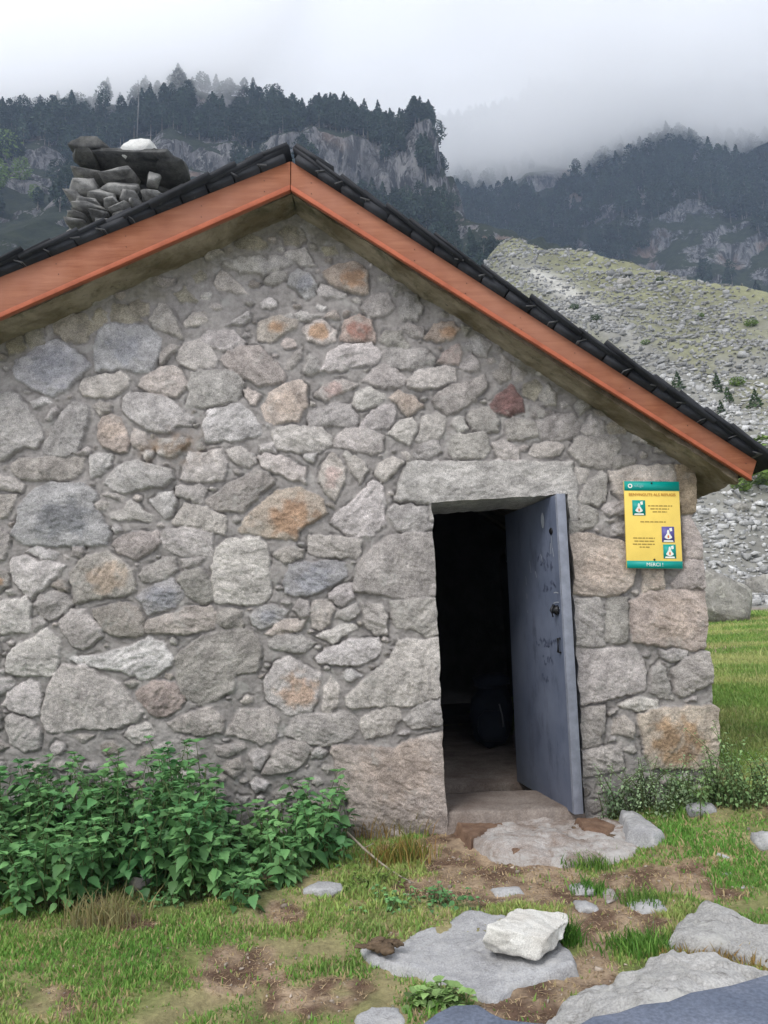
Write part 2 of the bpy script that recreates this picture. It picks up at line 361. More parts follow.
# ------------------------------------------------------------------ stones of the gable wall, traced in photo pixels
D = 4.05        # the gable wall stands at Y = D
STONES_TXT = """
@0 300
b 60,285 75,240 150,195 225,160 265,170 300,205 330,225 362,265 320,310 260,365 210,387 150,365 60,315
b 380,180 400,120 450,97 530,97 600,115 645,160 635,230 605,285 545,292 500,280 390,280 378,240
m 220,100 260,55 340,60 352,100 345,165 300,168 250,155 218,130
m 355,90 395,35 425,50 430,80 390,120 352,145
m 445,60 460,15 510,25 550,65 575,80 540,88 450,82
m 520,20 560,5 590,20 590,60 560,65 530,50
g 600,80 640,20 670,20 700,70 725,150 680,140 620,110
g 640,255 650,215 685,180 720,182 690,220 655,250
l 318,350 335,320 400,300 480,295 520,320 515,345 470,380 430,395 340,390 320,370
p 555,340 570,315 640,270 700,265 725,290 750,345 700,385 650,388 600,372
l 500,400 520,375 600,378 680,400 740,440 780,470 760,498 710,505 690,530 600,530 560,500 520,470 495,440
l 128,410 170,390 210,410 140,435
g 375,425 400,410 450,425 440,450 400,460
t 392,500 410,475 450,463 485,475 500,520 520,560 510,610 470,610 410,585 395,540
p 530,560 540,515 575,530 585,580 560,605 540,590
l 565,620 600,598 617,610 590,643
g 0,370 70,375 110,430 150,490 178,550 140,590 90,590 20,635 -60,640 -60,380
g 235,480 265,430 300,410 355,430 350,500 320,590 290,625 165,625 165,600 205,540
g 185,480 220,430 230,450 210,480
l 295,618 350,590 365,600 360,622
g 45,660 80,635 150,630 340,635 320,690 290,715 160,722 90,718 60,700
l 365,620 400,612 440,620 440,660 400,700 370,715 360,690
l 420,730 440,690 500,655 560,647 690,690 690,720 650,750 600,745 500,775 470,770
g 640,560 740,555 765,570 700,630 640,620 630,600
m 100,130 165,90 180,175 120,190
m 30,170 90,140 100,195 40,215
@0 460
l -50,50 0,55 50,75 92,100 85,125 0,115 -50,110
g -60,145 0,140 70,138 50,190 20,225 -40,235
B 45,295 70,260 75,190 130,125 200,95 330,95 385,130 385,180 440,290 430,335 350,343 280,343 150,345 90,330
l 410,140 430,130 490,150 485,165 465,160
l 380,175 400,165 430,175 420,197 395,195
l 440,215 490,200 520,165 560,185 605,225 600,240 450,235
l 605,165 640,130 690,130 700,165 685,220 660,232 630,210
p 450,335 500,300 630,285 650,330 600,370 540,400 480,375
l 555,460 580,430 640,400 700,395 715,440 640,485 580,490
b 545,555 575,520 690,475 735,530 735,560 700,590 590,617 580,580
l 105,370 150,352 235,370 215,395 180,400
l 48,420 60,393 110,390 160,410 190,402 270,420 235,465 180,510 130,555 90,530 55,470
d 210,500 240,480 270,490 268,525 230,525
T 290,460 335,390 430,365 480,400 530,440 545,520 460,550 420,548 300,570
O -30,440 0,440 35,455 35,500 0,530 -30,530
l -50,575 0,570 100,545 125,575 120,620 130,680 90,690 0,695 -50,690
g 140,580 160,545 210,528 265,540 295,575 270,605 200,645 165,620
g 135,640 165,625 185,655 175,685 145,685
g 235,650 290,600 340,600 370,640 405,670 405,700 330,755 290,745 260,700
d 370,600 440,580 500,565 560,600 580,650 575,700 480,705 420,680 385,640
l -60,265 0,260 35,300 30,350 10,400 -60,400
g 298,380 300,350 340,350 330,385
@0 600
l 25,250 50,195 110,160 190,120 235,160 232,230 215,290 190,300 60,295 30,280
w 285,235 300,225 420,210 510,185 590,155 650,170 690,235 680,260 620,305 560,308 480,285 330,262
g 165,480 190,350 215,300 250,262 330,265 480,330 520,370 560,430 570,450 540,480 480,505 420,515 340,515 230,530 190,525
M 545,370 610,320 700,335 740,390 720,430 640,470 600,450 570,410
l -50,325 0,315 50,305 65,330 30,370 0,380 -50,385
l 10,415 60,350 110,320 150,330 165,380 155,450 120,458 40,435
g 20,480 50,450 130,480 160,530 150,590 100,600 40,570
w 500,540 520,505 580,490 620,520 600,560 540,570
l 280,545 380,542 340,570
g -60,120 -10,130 0,200 -20,290 -60,290
g -60,420 -10,440 -5,520 -60,560
@160 200
g 250,265 270,240 390,232 430,245 415,310 380,290 330,295
g 430,290 440,220 500,225 530,255 480,285
g 495,225 510,205 580,205 625,260 560,262
g 415,330 450,290 510,290 500,320 450,345
b 515,310 550,280 600,300 625,340 615,375 580,398 540,360 515,345
l 625,365 650,340 700,355 752,378 720,390 640,385
g 220,330 250,285 310,330 360,375 290,372 240,360
m 300,180 330,140 400,150 430,190 350,200
m 480,130 520,105 570,120 585,160 550,185 500,175
g 90,490 130,450 165,445 185,480 140,500 100,505
l 260,500 320,470 355,450 360,480 330,495
O 390,550 400,490 470,465 545,480 545,510 500,540 440,565
O 570,520 600,490 650,488 700,520 700,560 650,580 600,560
l 155,560 200,530 290,525 340,565 330,590 290,585 250,602 200,590
l 75,630 80,600 100,575 150,565 195,585 230,640 220,670 150,685 90,660
p 245,645 280,600 340,590 400,585 450,640 500,690 505,725 400,747 350,720 290,700
l 500,670 520,630 565,592 565,640 530,670
g 580,690 600,625 630,630 635,680 600,700
g 500,465 560,450 640,465 600,485
p 640,470 700,440 712,470
m 130,310 160,280 185,310 150,335
m 60,380 100,350 150,400 90,410
@160 360
l 115,100 130,55 230,45 290,50 340,95 330,140 290,170 240,175 190,185 115,180
p 345,125 360,115 410,150 385,180 360,180
t 410,200 440,140 490,105 560,75 585,110 585,180 550,240 450,258 415,235
l 175,250 200,200 320,180 370,220 400,260 400,290 330,325 185,325
l 400,340 450,330 460,365 405,362
l 445,300 470,275 540,265 640,265 685,310 685,345 640,370 510,365 470,355
l 85,480 120,370 180,375 240,360 275,415 250,480 180,485
l 265,370 310,355 375,375 380,410 350,432 300,410
p 385,390 420,375 480,385 580,430 580,490 530,475 480,455 430,445
l 575,380 630,380 610,410 585,400
P 640,490 650,420 695,375 740,440 740,480 700,565 655,530
g 195,560 280,490 380,447 430,455 458,485 400,540 330,605 240,600 200,585
o 310,680 340,630 470,520 560,510 650,560 665,610 600,650 560,680 545,720 440,710 380,700
g 65,545 70,510 160,500 190,515 175,578 110,560
g 45,645 95,580 150,580 265,625 260,695 180,685 60,660
@160 500
l 15,120 110,115 210,135 205,222 90,228 20,190 5,150
g 90,240 185,232 150,265 100,280
g 75,320 100,290 160,270 215,320 210,400 160,415 105,380
l 212,270 225,190 270,155 400,155 430,185 440,330 435,380 410,412 300,415 225,410 215,340
g 450,225 480,200 520,188 580,200 565,235 500,248
b 490,335 520,260 690,240 740,260 745,310 690,345 590,388 510,375
b 360,465 400,430 460,425 510,450 480,490 410,515 375,495
g 535,440 560,400 600,410 605,460 570,470
p 610,450 625,410 670,400 700,425 680,490 640,522 615,500
p 425,535 490,480 587,480 560,525 480,540
g 435,565 470,545 560,545 620,570 575,605 500,600 445,590
p -56,500 -45,480 30,460 110,435 200,425 228,450 215,510 140,530 -50,535
g 235,440 325,440 330,505 270,512 235,490
@160 630
g 60,110 150,40 230,5 350,-5 390,30 410,90 390,165 310,175 300,240 230,270 160,300 80,250 75,180
U 425,200 460,130 520,100 570,140 645,170 630,280 600,335 520,338 425,285
l 655,300 660,220 685,180 715,225 710,290 680,335 655,320
g 35,370 90,340 210,305 255,350 250,410 170,420 60,400
g 265,410 290,360 320,320 430,310 480,360 460,430 400,455 340,430
g 505,400 540,345 600,340 740,330 790,360 790,400 730,450 650,470 560,440 510,425
l 360,500 390,470 430,495 400,560 375,555
g 410,570 450,490 490,450 570,440 610,480 580,530 540,560 450,575
l 610,490 640,475 677,492 650,515 615,512
p 245,560 270,520 325,510 330,560 290,590
w 360,615 390,595 437,610 420,640 385,647
g 220,470 330,445 340,465 280,500 230,500
@300 220
o 100,215 140,180 220,170 270,200 275,290 250,300 200,290 120,260
g 245,350 290,305 350,300 380,350 330,390 280,395
g 400,350 425,300 470,310 490,350 470,400 415,405
R 160,480 180,400 240,385 290,410 298,490 230,485
l 80,600 110,540 180,500 280,500 325,530 310,570 200,595 120,615
g 315,480 340,445 400,450 435,500 420,518 350,505
g 400,435 440,415 490,430 500,465 450,465
o 500,470 540,420 610,410 640,440 600,480 540,485
g 335,530 360,520 500,520 540,555 530,590 450,600 370,590
M 545,570 580,520 630,500 650,530 635,580
g 248,648 300,590 340,578 420,625 420,650 380,680 310,665
l 430,640 470,605 580,585 625,600 620,650 560,660 490,680 440,665
P 60,700 90,665 170,640 235,660 150,705 100,725
g 640,590 680,540 720,570 720,600 680,610
g 650,500 700,460 760,500 740,550 680,530
g 350,270 390,255 410,290 380,305
g 640,420 680,430 660,460
m 90,110 140,105 150,140 100,135
@300 380
l 205,90 225,50 280,30 340,60 340,80 290,108 230,110
t 360,75 400,48 460,65 490,105 430,138 395,110
g 30,150 45,125 140,95 200,100 230,150 228,185 120,182 40,180
l 240,190 270,140 330,105 370,110 382,145 350,190 290,198
l 345,215 400,160 440,150 462,190 435,265 390,240
l 465,235 490,150 540,138 580,150 575,205 550,235 480,245
l 605,180 620,145 655,155 668,195 640,210
g 670,150 700,120 750,110 790,150 790,200 740,213 690,200
g 530,80 560,40 640,20 740,-20 748,30 700,80 650,120 590,138 550,110
g 450,290 480,255 545,245 567,290 500,320 465,320
g 600,290 605,220 740,215 760,270 740,310 620,315
l 405,290 430,290 455,325 430,330
l 135,245 190,195 260,200 330,225 330,275 300,292 220,285 140,268
l 175,310 190,292 250,320 275,360 235,412 205,370
l 305,375 320,335 370,310 412,335 380,375 330,405
l 125,570 140,530 200,490 290,400 330,420 340,500 340,580 280,632 190,620 150,590
l 360,520 380,500 535,505 535,590 440,612 390,600 365,560
l 30,670 40,625 245,635 245,690 230,712 100,705 40,690
@290 540
l 255,180 270,110 340,20 400,-15 480,-30 590,-30 600,120 605,220 480,238 380,222 265,205
l 405,310 410,250 500,240 610,238 612,300 615,380 540,385 500,360 430,345
l 295,300 298,258 370,262 388,310 385,375 340,382 305,350
l 435,400 500,398 610,395 620,480 630,620 590,640 500,655 440,662 350,662 260,675 222,660 225,630 300,560 400,470
w 380,432 420,430 410,442
l 105,470 140,440 250,400 350,395 362,430 340,470 260,500 210,500 120,488
w 105,380 140,365 240,328 272,355 200,395 170,418 140,400
l 185,310 190,285 270,258 278,290 240,315
l 155,215 180,195 245,178 258,235 215,262 165,240
@290 680
l 280,180 285,150 390,103 430,110 443,160 400,215 350,225 300,235
l 458,160 490,110 590,78 640,90 640,150 600,178 490,190
X 168,270 240,262 420,270 500,232 560,218 640,210 650,350 650,640 240,640 235,480 180,360
@450 300
r 160,420 200,370 240,345 290,390 295,440 240,462 180,450
g 225,490 250,470 340,490 350,540 290,560 230,555
g 345,480 420,460 500,455 518,500 510,550 430,560 370,555
l 175,575 210,560 270,590 270,640 190,640
l 310,615 340,580 430,568 455,590 440,615 370,625
g 325,440 350,425 420,450 370,472 330,465
g 350,380 390,340 420,380 425,420 380,415
m 300,340 340,320 365,350 340,400 300,380
g 480,610 500,560 560,540 670,545 680,590 640,670 600,685 520,655
g 525,520 560,470 620,490 625,535 540,538
m 630,500 660,480 710,510 700,530 640,530
g 650,650 680,620 740,640 725,680 660,680
g 180,300 210,230 245,260 240,320 200,335
g 250,270 300,290 285,330 255,325
g 500,420 540,400 560,430 520,460
@550 400
g 120,390 150,320 200,290 230,310 220,400 195,425 130,410
g 100,270 150,280 140,330 100,350
l 40,430 110,410 180,440 188,490 150,520 40,535
p 237,290 330,265 490,262 500,340 490,430 300,410 260,380
D 500,265 570,262 640,300 640,430 560,458 520,455 505,330
g 205,440 230,415 300,415 300,460 240,460
g 250,500 300,490 305,545 250,540
g 215,485 260,470 265,485
t 30,560 100,535 180,540 280,570 330,610 335,700 320,750 270,780 200,785 90,770 30,740
p 480,740 520,680 545,640 700,640 700,780 590,780 500,770
p 525,470 640,465 640,570 640,632 545,632
t 370,680 450,680 455,775 375,775
@550 570
l 30,140 90,115 190,115 215,150 210,300 130,305 30,295
g 235,115 305,110 310,220 300,285 260,295 220,285 225,180
t 320,130 400,90 600,80 700,90 700,310 560,318 430,300 330,290 320,220
l 40,340 110,315 200,315 330,320 360,340 385,420 375,480 250,515 130,540 40,530
l 440,320 545,325 550,355 480,362 450,350
g 405,480 410,400 440,370 470,430 488,510 440,510
g 490,400 540,360 600,330 720,330 720,440 600,470 520,505 500,480
l 270,540 350,505 435,520 430,550 350,562
l 230,570 275,562 240,582
g 60,560 210,545 220,600 200,700 130,710 60,660
p 240,650 260,590 300,585 335,630 330,668
Z 350,580 450,550 740,540 740,790 400,790 380,700 360,640
g 60,740 200,710 280,700 290,800 60,830
g 530,515 575,500 575,520 545,522
"""
KIND = {'g': (.405, .395, .375), 'l': (.48, .47, .45), 'w': (.58, .57, .55), 'b': (.375, .38, .385), 'B': (.42, .42, .41),
        'm': (.31, .295, .24), 'p': (.475, .445, .415), 't': (.50, .45, .395), 'T': (.47, .455, .43), 'O': (.43, .41, .375),
        'o': (.42, .37, .31), 'd': (.33, .31, .28), 'M': (.42, .375, .35), 'P': (.48, .45, .425), 'R': (.41, .35, .31),
        'r': (.22, .15, .14), 'U': (.46, .44, .415), 'X': (.42, .385, .355), 'D': (.33, .28, .205), 'Z': (.45, .40, .33)}
STAIN = {'B': (.23, .245, .26), 'T': (.53, .42, .31), 'O': (.47, .31, .19), 'o': (.46, .30, .19), 'P': (.52, .39, .36), 'R': (.38, .20, .16),
         'U': (.52, .38, .28), 'Z': (.39, .265, .15), 'X': (.47, .40, .34), 't': (.55, .47, .40), 'b': (.30, .32, .36), 'r': (.30, .18, .17)}
stones = []
ox = oy = 0
for ln in STONES_TXT.strip().splitlines():
    t = ln.split()
    if t[0].startswith('@'): ox, oy = int(t[0][1:]), int(t[1]); continue
    stones.append((t[0], np.array([[ox + float(q.split(',')[0]) / 4, oy + float(q.split(',')[1]) / 4] for q in t[1:]])))
LINTEL = np.array([(396, 501), (398, 484), (408, 464), (440, 462), (571, 462), (577, 490), (577, 520), (430, 520), (430, 503)], float)
stones.append(('l', LINTEL))
for k_, p_ in list(stones):           # the wall runs on beyond the left edge of the picture
    if p_[:, 0].max() < 235 and p_[:, 0].min() > 2: stones.append((k_, p_ * [-1, 1] + [-14, 3]))
NM = len(stones)
# small chips of stone in the mortar wherever a gap is wide
rc = random.Random(5)
chips = []
cand = np.array([(rc.uniform(-225, 700), rc.uniform(235, 850)) for _ in range(5200)])
dd = np.full(len(cand), 1e9)
for k_, p_ in stones: dd = np.minimum(dd, -sdf(cand[:, 0], cand[:, 1], p_))
for (cx_, cy_), d_ in sorted(zip(map(tuple, cand), dd), key=lambda t: -t[1]):
    if d_ < 4.5: break
    if any((cx_ - q[0]) ** 2 + (cy_ - q[1]) ** 2 < (q[2] + 6.5) ** 2 * 1.4 for q in chips): continue
    r_ = min(d_ - 2.0, 10) * rc.uniform(0.55, 0.95); chips.append((cx_, cy_, r_))
    n_ = rc.randint(5, 7); a0 = rc.random() * 6
    stones.append((rc.choice('ggglldp'), np.array([(cx_ + r_ * rc.uniform(.8, 1.5) * math.cos(a0 + 6.283 * i / n_),
                   cy_ + r_ * rc.uniform(.5, .95) * math.sin(a0 + 6.283 * i / n_)) for i in range(n_)])))

def roofline(u):        # lower edge of the bargeboards, in photo pixels
    return np.where(u < 291, 191 + (291 - u) * 0.437, 191 + (u - 291) * 0.632)
grown = []; WF = {}
for i_g, (k_, p_) in enumerate(stones):
    c_g = (p_.min(0) + p_.max(0)) / 2; e_g = np.maximum(np.ptp(p_, axis=0), 6)
    grown.append(c_g + (p_ - c_g) * (1 + (2.6 if i_g < NM else 1.0) / e_g))
def wall_field(u, v):
    """relief (metres towards the viewer) and colour of the wall at photo-pixel coordinates on its plane"""
    n = u.shape; u = u.ravel(); v = v.ravel()
    wu = u + 2.6 * fbm(u / 15, v / 15, 3, 1) + 2.0 * fbm(u / 5, v / 5, 3, 2)
    wv = v + 2.4 * fbm(u / 15, v / 15, 3, 6) + 2.0 * fbm(u / 5, v / 5, 3, 9)
    h = 0.006 * fbm(u / 14, v / 14, 4, 30) * 2 + 0.0022 * fbm(u / 3, v / 3, 3, 31) * 2
    mort = np.array([.335, .328, .315])
    msk = np.zeros(len(u)); col = mort[None] * (1 + 0.25 * fbm(u / 25, v / 25, 4, 33))[:, None]
    rf = v - roofline(u)
    for i, (kd, poly) in enumerate(stones):
        r = np.random.default_rng(100 + i)
        mn = poly.min(0) - 7; mxx = poly.max(0) + 7
        m = np.where((u > mn[0]) & (u < mxx[0]) & (v > mn[1]) & (v < mxx[1]))[0]
        if not len(m): continue
        d = sdf(wu[m], wv[m], grown[i]) + .3
        size = math.sqrt(max(np.prod(poly.max(0) - poly.min(0)), 1))
        c = poly.mean(0); L = size * 0.5
        x = (u[m] - c[0]) / L; y = (v[m] - c[1]) / L
        flat = 0.4 if kd in 'XZ' or poly is LINTEL else 1.0
        Hs = (0.017 + 0.011 * r.random() + 0.00018 * min(size, 70)) * (0.75 if i >= NM else 1)
        if kd == 'm': Hs *= 0.5
        if poly is LINTEL: Hs = 0.034
        fac = np.full(len(m), 1e9)
        for q in range(5):
            an = r.random() * 6.283; sl_ = r.uniform(0.15, 0.95) * flat
            fac = np.minimum(fac, r.uniform(0.0, 0.5) + sl_ * (x * math.cos(an) + y * math.sin(an)))
        fac = np.clip(fac, -0.9, 0.5)
        wd = 1.3 + 0.012 * size
        prof = ss(-0.5, wd, d) ** 0.6 * (0.72 + 0.28 * ss(0, size * 0.3, d))
        an = r.random() * 3.14; ca, sa = math.cos(an), math.sin(an)
        un = u[m] * ca + v[m] * sa; vn_ = -u[m] * sa + v[m] * ca
        rough = fbm(un / 20, vn_ / 9, 4, i % 13 + 40, 0.6)
        ridg = 0.5 - np.abs(fbm(un / 16, vn_ / 7, 3, i % 11 + 60)) * 2
        hs = Hs * prof * (0.85 + 0.62 * fac) + prof * (0.010 * rough + 0.0065 * ridg * (0.4 + r.random())) \
             + prof * 0.006 * fbm(u[m] / 2.6, v[m] / 2.2, 2, i % 7 + 80)
        inside = d > 0
        groove = -0.011 * ss(-3.2, -0.6, d) * (1 - ss(-0.2, 1.0, d)) * np.clip(0.35 + 2.2 * fbm(u[m] / 16, v[m] / 16, 3, 90), 0, 1.1)
        base = h[m]
        h[m] = np.where(inside, np.maximum(base * 0 - 0.002, hs), base + groove)
        # colour
        cc = np.array(KIND[kd]) * (1.09 + r.uniform(-.19, .13)) * np.array([1 + r.uniform(-.02, .02), 1, 1 + r.uniform(-.03, .03)])
        var = 1 + 0.42 * fbm(un / 18, vn_ / 10, 4, i % 9 + 50)
        cs = cc[None] * var[:, None]
        if kd in STAIN:
            off = {'o': (.25, .05), 'U': (.3, .15), 'Z': (.1, .15), 'O': (0, 0)}.get(kd, (0.05, 0))
            rr = np.hypot((x - off[0]) / 0.85, (y - off[1]) / 0.7) + 0.55 * fbm(u[m] / 9, v[m] / 9, 3, i % 5 + 70)
            amt = (1 - ss(0.45, 1.0, rr)) * (0.8 if kd in 'OoRUZB' else 0.6)
            cs = cs * (1 - amt[:, None]) + (np.array(STAIN[kd])[None] * var[:, None]) * amt[:, None]
        al = ss(-0.5, 1.2, d)[:, None]
        col[m] = col[m] * (1 - al) + cs * al; msk[m] = np.maximum(msk[m], al[:, 0])
    # rusty brown mortar patches, darker olive tint along the verge (patchy, with ragged edge)
    br = np.exp(-((u - 178) / 24) ** 2 - ((v - 447) / 15) ** 2) + np.exp(-((u - 150) / 8) ** 2 - ((v - 452) / 9) ** 2)
    br = np.clip(br * (0.6 + 1.6 * fbm(u / 7, v / 7, 3, 35)), 0, 1)[:, None] * 0.75
    col = col * (1 - br) + np.array([.27, .19, .12]) * br
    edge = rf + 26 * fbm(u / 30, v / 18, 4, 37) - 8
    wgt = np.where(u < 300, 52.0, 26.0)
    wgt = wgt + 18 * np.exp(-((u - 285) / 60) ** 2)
    olive = (1 - ss(0.2, 1.0, edge / wgt))[:, None] * 0.72
    col = col * (1 - olive) + col * np.array([.50, .50, .36]) * olive
    # pale mortar smears beneath the left verge
    sm = (np.exp(-((rf - 17 - 8 * fbm(u / 30, v / 30, 2, 39)) / 5.5) ** 2) * (u < 285) * np.clip(0.5 + 1.8 * fbm(u / 16, v / 8, 3, 41), 0, 1))[:, None] * .5
    col = col * (1 - sm) + np.array([.30, .28, .23]) * sm
    # bottom left part of the wall wears earth splashes
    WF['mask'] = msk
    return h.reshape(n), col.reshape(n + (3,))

def jambL(v): return 431.5 + (v - 503) * 0.0475 + 1.3 * vn2(v / 13.0, v * 0, 3) * 2 + 0.9 * vn2(v / 3.5, v * 0, 7)
def jambR(v): return 567.0 + (v - 494) * 0.056 + 1.5 * vn2(v / 15.0, v * 0, 5) * 2 + 0.8 * vn2(v / 4.0, v * 0, 8)
_cv = np.array([(430, 694), (475, 694), (512, 694), (518, 691), (540, 700), (570, 703), (600, 704), (622, 707), (648, 705), (652, 709), (685, 712), (704, 713), (708, 717), (750, 718), (775, 716), (860, 722)], float)
def corner(v): return np.interp(v, _cv[:, 0], _cv[:, 1]) + 1.2 * vn2(v / 4.0, v * 0, 9) + 1.6 * vn2(v / 16.0, v * 0, 10)
def lintelB(u): return 503.0 - (u - 432) * 0.062 + 1.4 * vn2(u / 14.0, u * 0, 11) + 0.8 * vn2(u / 4, u * 0, 12)

def wall_patch(U, V):
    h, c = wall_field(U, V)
    c = c * np.array([1.045, .995, .995])
    P = at_Y(U, V, np.full(U.shape, D)); 
    P = P.copy(); P[..., 1] -= h
    return P, c
hut = empty('stone_hut', (-0.5, D, 0.05))
tag(hut, 'grey rubble stone mountain hut with slate gable roof and orange bargeboards', 'hut')
parts_V = []; parts_F = []; parts_C = []; parts_uv = []; parts_M = []
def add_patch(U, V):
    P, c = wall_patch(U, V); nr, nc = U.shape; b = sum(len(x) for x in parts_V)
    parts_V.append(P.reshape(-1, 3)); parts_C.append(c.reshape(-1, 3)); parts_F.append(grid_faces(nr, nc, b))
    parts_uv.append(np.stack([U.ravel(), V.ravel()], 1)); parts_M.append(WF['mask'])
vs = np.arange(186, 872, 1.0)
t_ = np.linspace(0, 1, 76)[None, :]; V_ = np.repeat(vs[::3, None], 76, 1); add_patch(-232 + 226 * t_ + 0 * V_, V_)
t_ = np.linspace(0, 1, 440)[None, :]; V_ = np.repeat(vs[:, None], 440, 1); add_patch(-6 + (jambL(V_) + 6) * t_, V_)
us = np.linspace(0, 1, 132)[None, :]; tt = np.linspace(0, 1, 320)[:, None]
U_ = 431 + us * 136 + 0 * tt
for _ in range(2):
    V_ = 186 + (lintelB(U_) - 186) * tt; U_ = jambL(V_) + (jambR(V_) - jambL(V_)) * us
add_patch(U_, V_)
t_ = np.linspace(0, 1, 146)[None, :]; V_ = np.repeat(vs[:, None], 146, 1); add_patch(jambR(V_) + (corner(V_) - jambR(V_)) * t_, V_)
PV = np.vstack(parts_V); PF = np.vstack(parts_F); PC = np.hstack([np.vstack(parts_C), np.concatenate(parts_M)[:, None]]); PU = np.vstack(parts_uv)
fc = PU[PF].mean(1)
keep = fc[:, 1] > roofline(fc[:, 0]) - 6
PF = PF[keep]; fc = fc[keep]
isl = sdf(fc[:, 0] + 2.6 * fbm(fc[:, 0] / 15, fc[:, 1] / 15, 3, 1) + 2.0 * fbm(fc[:, 0] / 5, fc[:, 1] / 5, 3, 2),
          fc[:, 1] + 2.4 * fbm(fc[:, 0] / 15, fc[:, 1] / 15, 3, 6) + 2.0 * fbm(fc[:, 0] / 5, fc[:, 1] / 5, 3, 9), LINTEL) > -0.5
def sub(faces):
    idx, inv = np.unique(faces, return_inverse=True); return idx, inv.reshape(faces.shape)
i1, f1 = sub(PF[~isl]); i2, f2 = sub(PF[isl])
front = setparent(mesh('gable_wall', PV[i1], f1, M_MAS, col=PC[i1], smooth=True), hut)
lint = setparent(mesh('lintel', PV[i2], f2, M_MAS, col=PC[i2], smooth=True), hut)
lint['label'] = 'long grey stone lintel over the doorway'

# reveals of the doorway, corner return, core behind the front
DEPTH = 0.46
def reveal(name, line_u, line_v, depth, shift=0.0, parent=hut, seed=0):
    u = np.asarray(line_u, float); v = np.asarray(line_v, float)
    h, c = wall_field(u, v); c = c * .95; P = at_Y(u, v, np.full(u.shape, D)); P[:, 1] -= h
    n = 40; ts = np.linspace(0, 1, n); rows = []; cols = []
    for i, t in enumerate(ts):
        Q = P.copy(); Q[:, 1] = P[:, 1] * (1 - t) + (D + depth) * t
        r_ = 0.014 * fbm(v / 18, v * 0 + t * 6, 3, seed + 3) * ss(0, .15, t)
        Q[:, 0] += r_ * (1 if shift == 0 else shift); rows.append(Q); cols.append(c * (1 + 0.3 * fbm(v / 9 + u / 11, v * 0 + t * 9, 3, seed))[:, None])
    return setparent(mesh(name, np.vstack(rows), grid_faces(n, len(u)), M_MAS, col=np.vstack(cols), smooth=True), parent)
vv = np.arange(500, 872, 1.5); reveal('door_jamb', jambL(vv), vv, DEPTH, -1, seed=1)
vv = np.arange(492, 872, 1.5); reveal('door_jamb', jambR(vv), vv, DEPTH, 1, seed=5)
uu = np.linspace(431, 567, 100); sv = lintelB(uu)
h_, c_ = wall_field(uu, sv); P_ = at_Y(uu, sv, np.full(uu.shape, D)); P_[:, 1] -= h_
rows = []
for t in np.linspace(0, 1, 30):
    Q = P_.copy(); Q[:, 1] = P_[:, 1] * (1 - t) + (D + DEPTH) * t; Q[:, 2] += 0.012 * fbm(uu / 15, uu * 0 + t * 5, 3, 8) * ss(0, .1, t); rows.append(Q)
o = mesh('lintel_underside', np.vstack(rows), grid_faces(30, len(uu)), M_MAS, col=np.tile(c_ * .9, (30, 1)), smooth=True); o.parent = lint
o.matrix_parent_inverse = Matrix.Identity(4)

LEN = 5.2                                     # the hut runs back this far
vv = np.arange(440, 872, 1.5); cu = corner(vv)
P_ = at_Y(cu, vv, np.full(vv.shape, D)); h_, c_ = wall_field(cu, vv); P_[:, 1] -= h_
rows = []; cols = []; nn = 160
for t in np.linspace(0, 1, nn):
    Q = P_.copy(); Q[:, 1] = P_[:, 1] * (1 - t) + (D + LEN) * t
    s_ = fbm(t * 60 + vv * 0, vv / 14, 4, 61)
    Q[:, 0] += 0.05 * s_ * ss(0, .02, t) ; rows.append(Q); cols.append(c_ * (1 + 0.5 * s_)[:, None] * .95)
setparent(mesh('side_wall', np.vstack(rows), grid_faces(nn, len(vv)), M_MAS, col=np.vstack(cols), smooth=True), hut)

# roof geometry on the plane of the bargeboards
YB = D - 0.25
apT = at_Y(291, 161, YB); apB = at_Y(291, 190, YB)
rT = at_Y(757, 461, YB); rB = at_Y(751, 480, YB)
sR = (rT[2] - apT[2]) / (rT[0] - apT[0])
lT0 = at_Y(0, 277, YB); sL = (lT0[2] - apT[2]) / (lT0[0] - apT[0])
lB0 = at_Y(0, 318, YB); sLb = (lB0[2] - apB[2]) / (lB0[0] - apB[0]); sRb = (rB[2] - apB[2]) / (rB[0] - apB[0])
XL = -3.75
lT = np.array([XL, YB, apT[2] + sL * (XL - apT[0])]); lB = np.array([XL, YB, apB[2] + sLb * (XL - apB[0])])
RX = rT[0]
mb = MB(); mb.prism([apT, rT, rB, apB], (0, 0.035, 0)); b1 = mb.build('bargeboard', M_WOOD, hut, 0.003)
mb = MB(); mb.prism([lT - [0, 0, 0], apT - [0.004, 0, 0], apB - [0.004, 0, 0], lB], (0, 0.035, 0)); b2 = mb.build('bargeboard', M_WOOD, hut, 0.003)
tz = np.array([0, 0, 0.028])
mb = MB()
f0 = np.array([0, -0.012, 0])
mb.prism([apB + f0 + tz * .9, rB + f0 + tz * .7, rB + f0 - tz * 0.15, apB + f0 - tz * 0.2], (0, 0.02, 0)); 
mb.build('trim_strip', M_TRIM, hut, 0.002)
mb = MB(); e4 = np.array([-.004, 0, 0])
mb.prism([lB + f0 + tz * .7, apB + e4 + f0 + tz * .9, apB + e4 + f0 - tz * 0.2, lB + f0 - tz * 0.15], (0, 0.02, 0)); 
mb.build('trim_strip', M_TRIM, hut, 0.002)
for pa, pb_ in ((apT, rT), (apT, lT)):
    mb = MB(); rn = random.Random(2)
    for q in np.linspace(.04, .97, 9):
        for dz in (.035, .10):
            p_ = pa + (pb_ - pa) * (q + rn.uniform(-.006, .006)) - np.array([0, 0, dz + .02]); mb.tube([p_ + [0, .003, 0], p_ - [0, .003, 0]], .0022, 6)
    mb.build('nail_heads', M_DARKMETAL, hut)['kind'] = 'stuff'
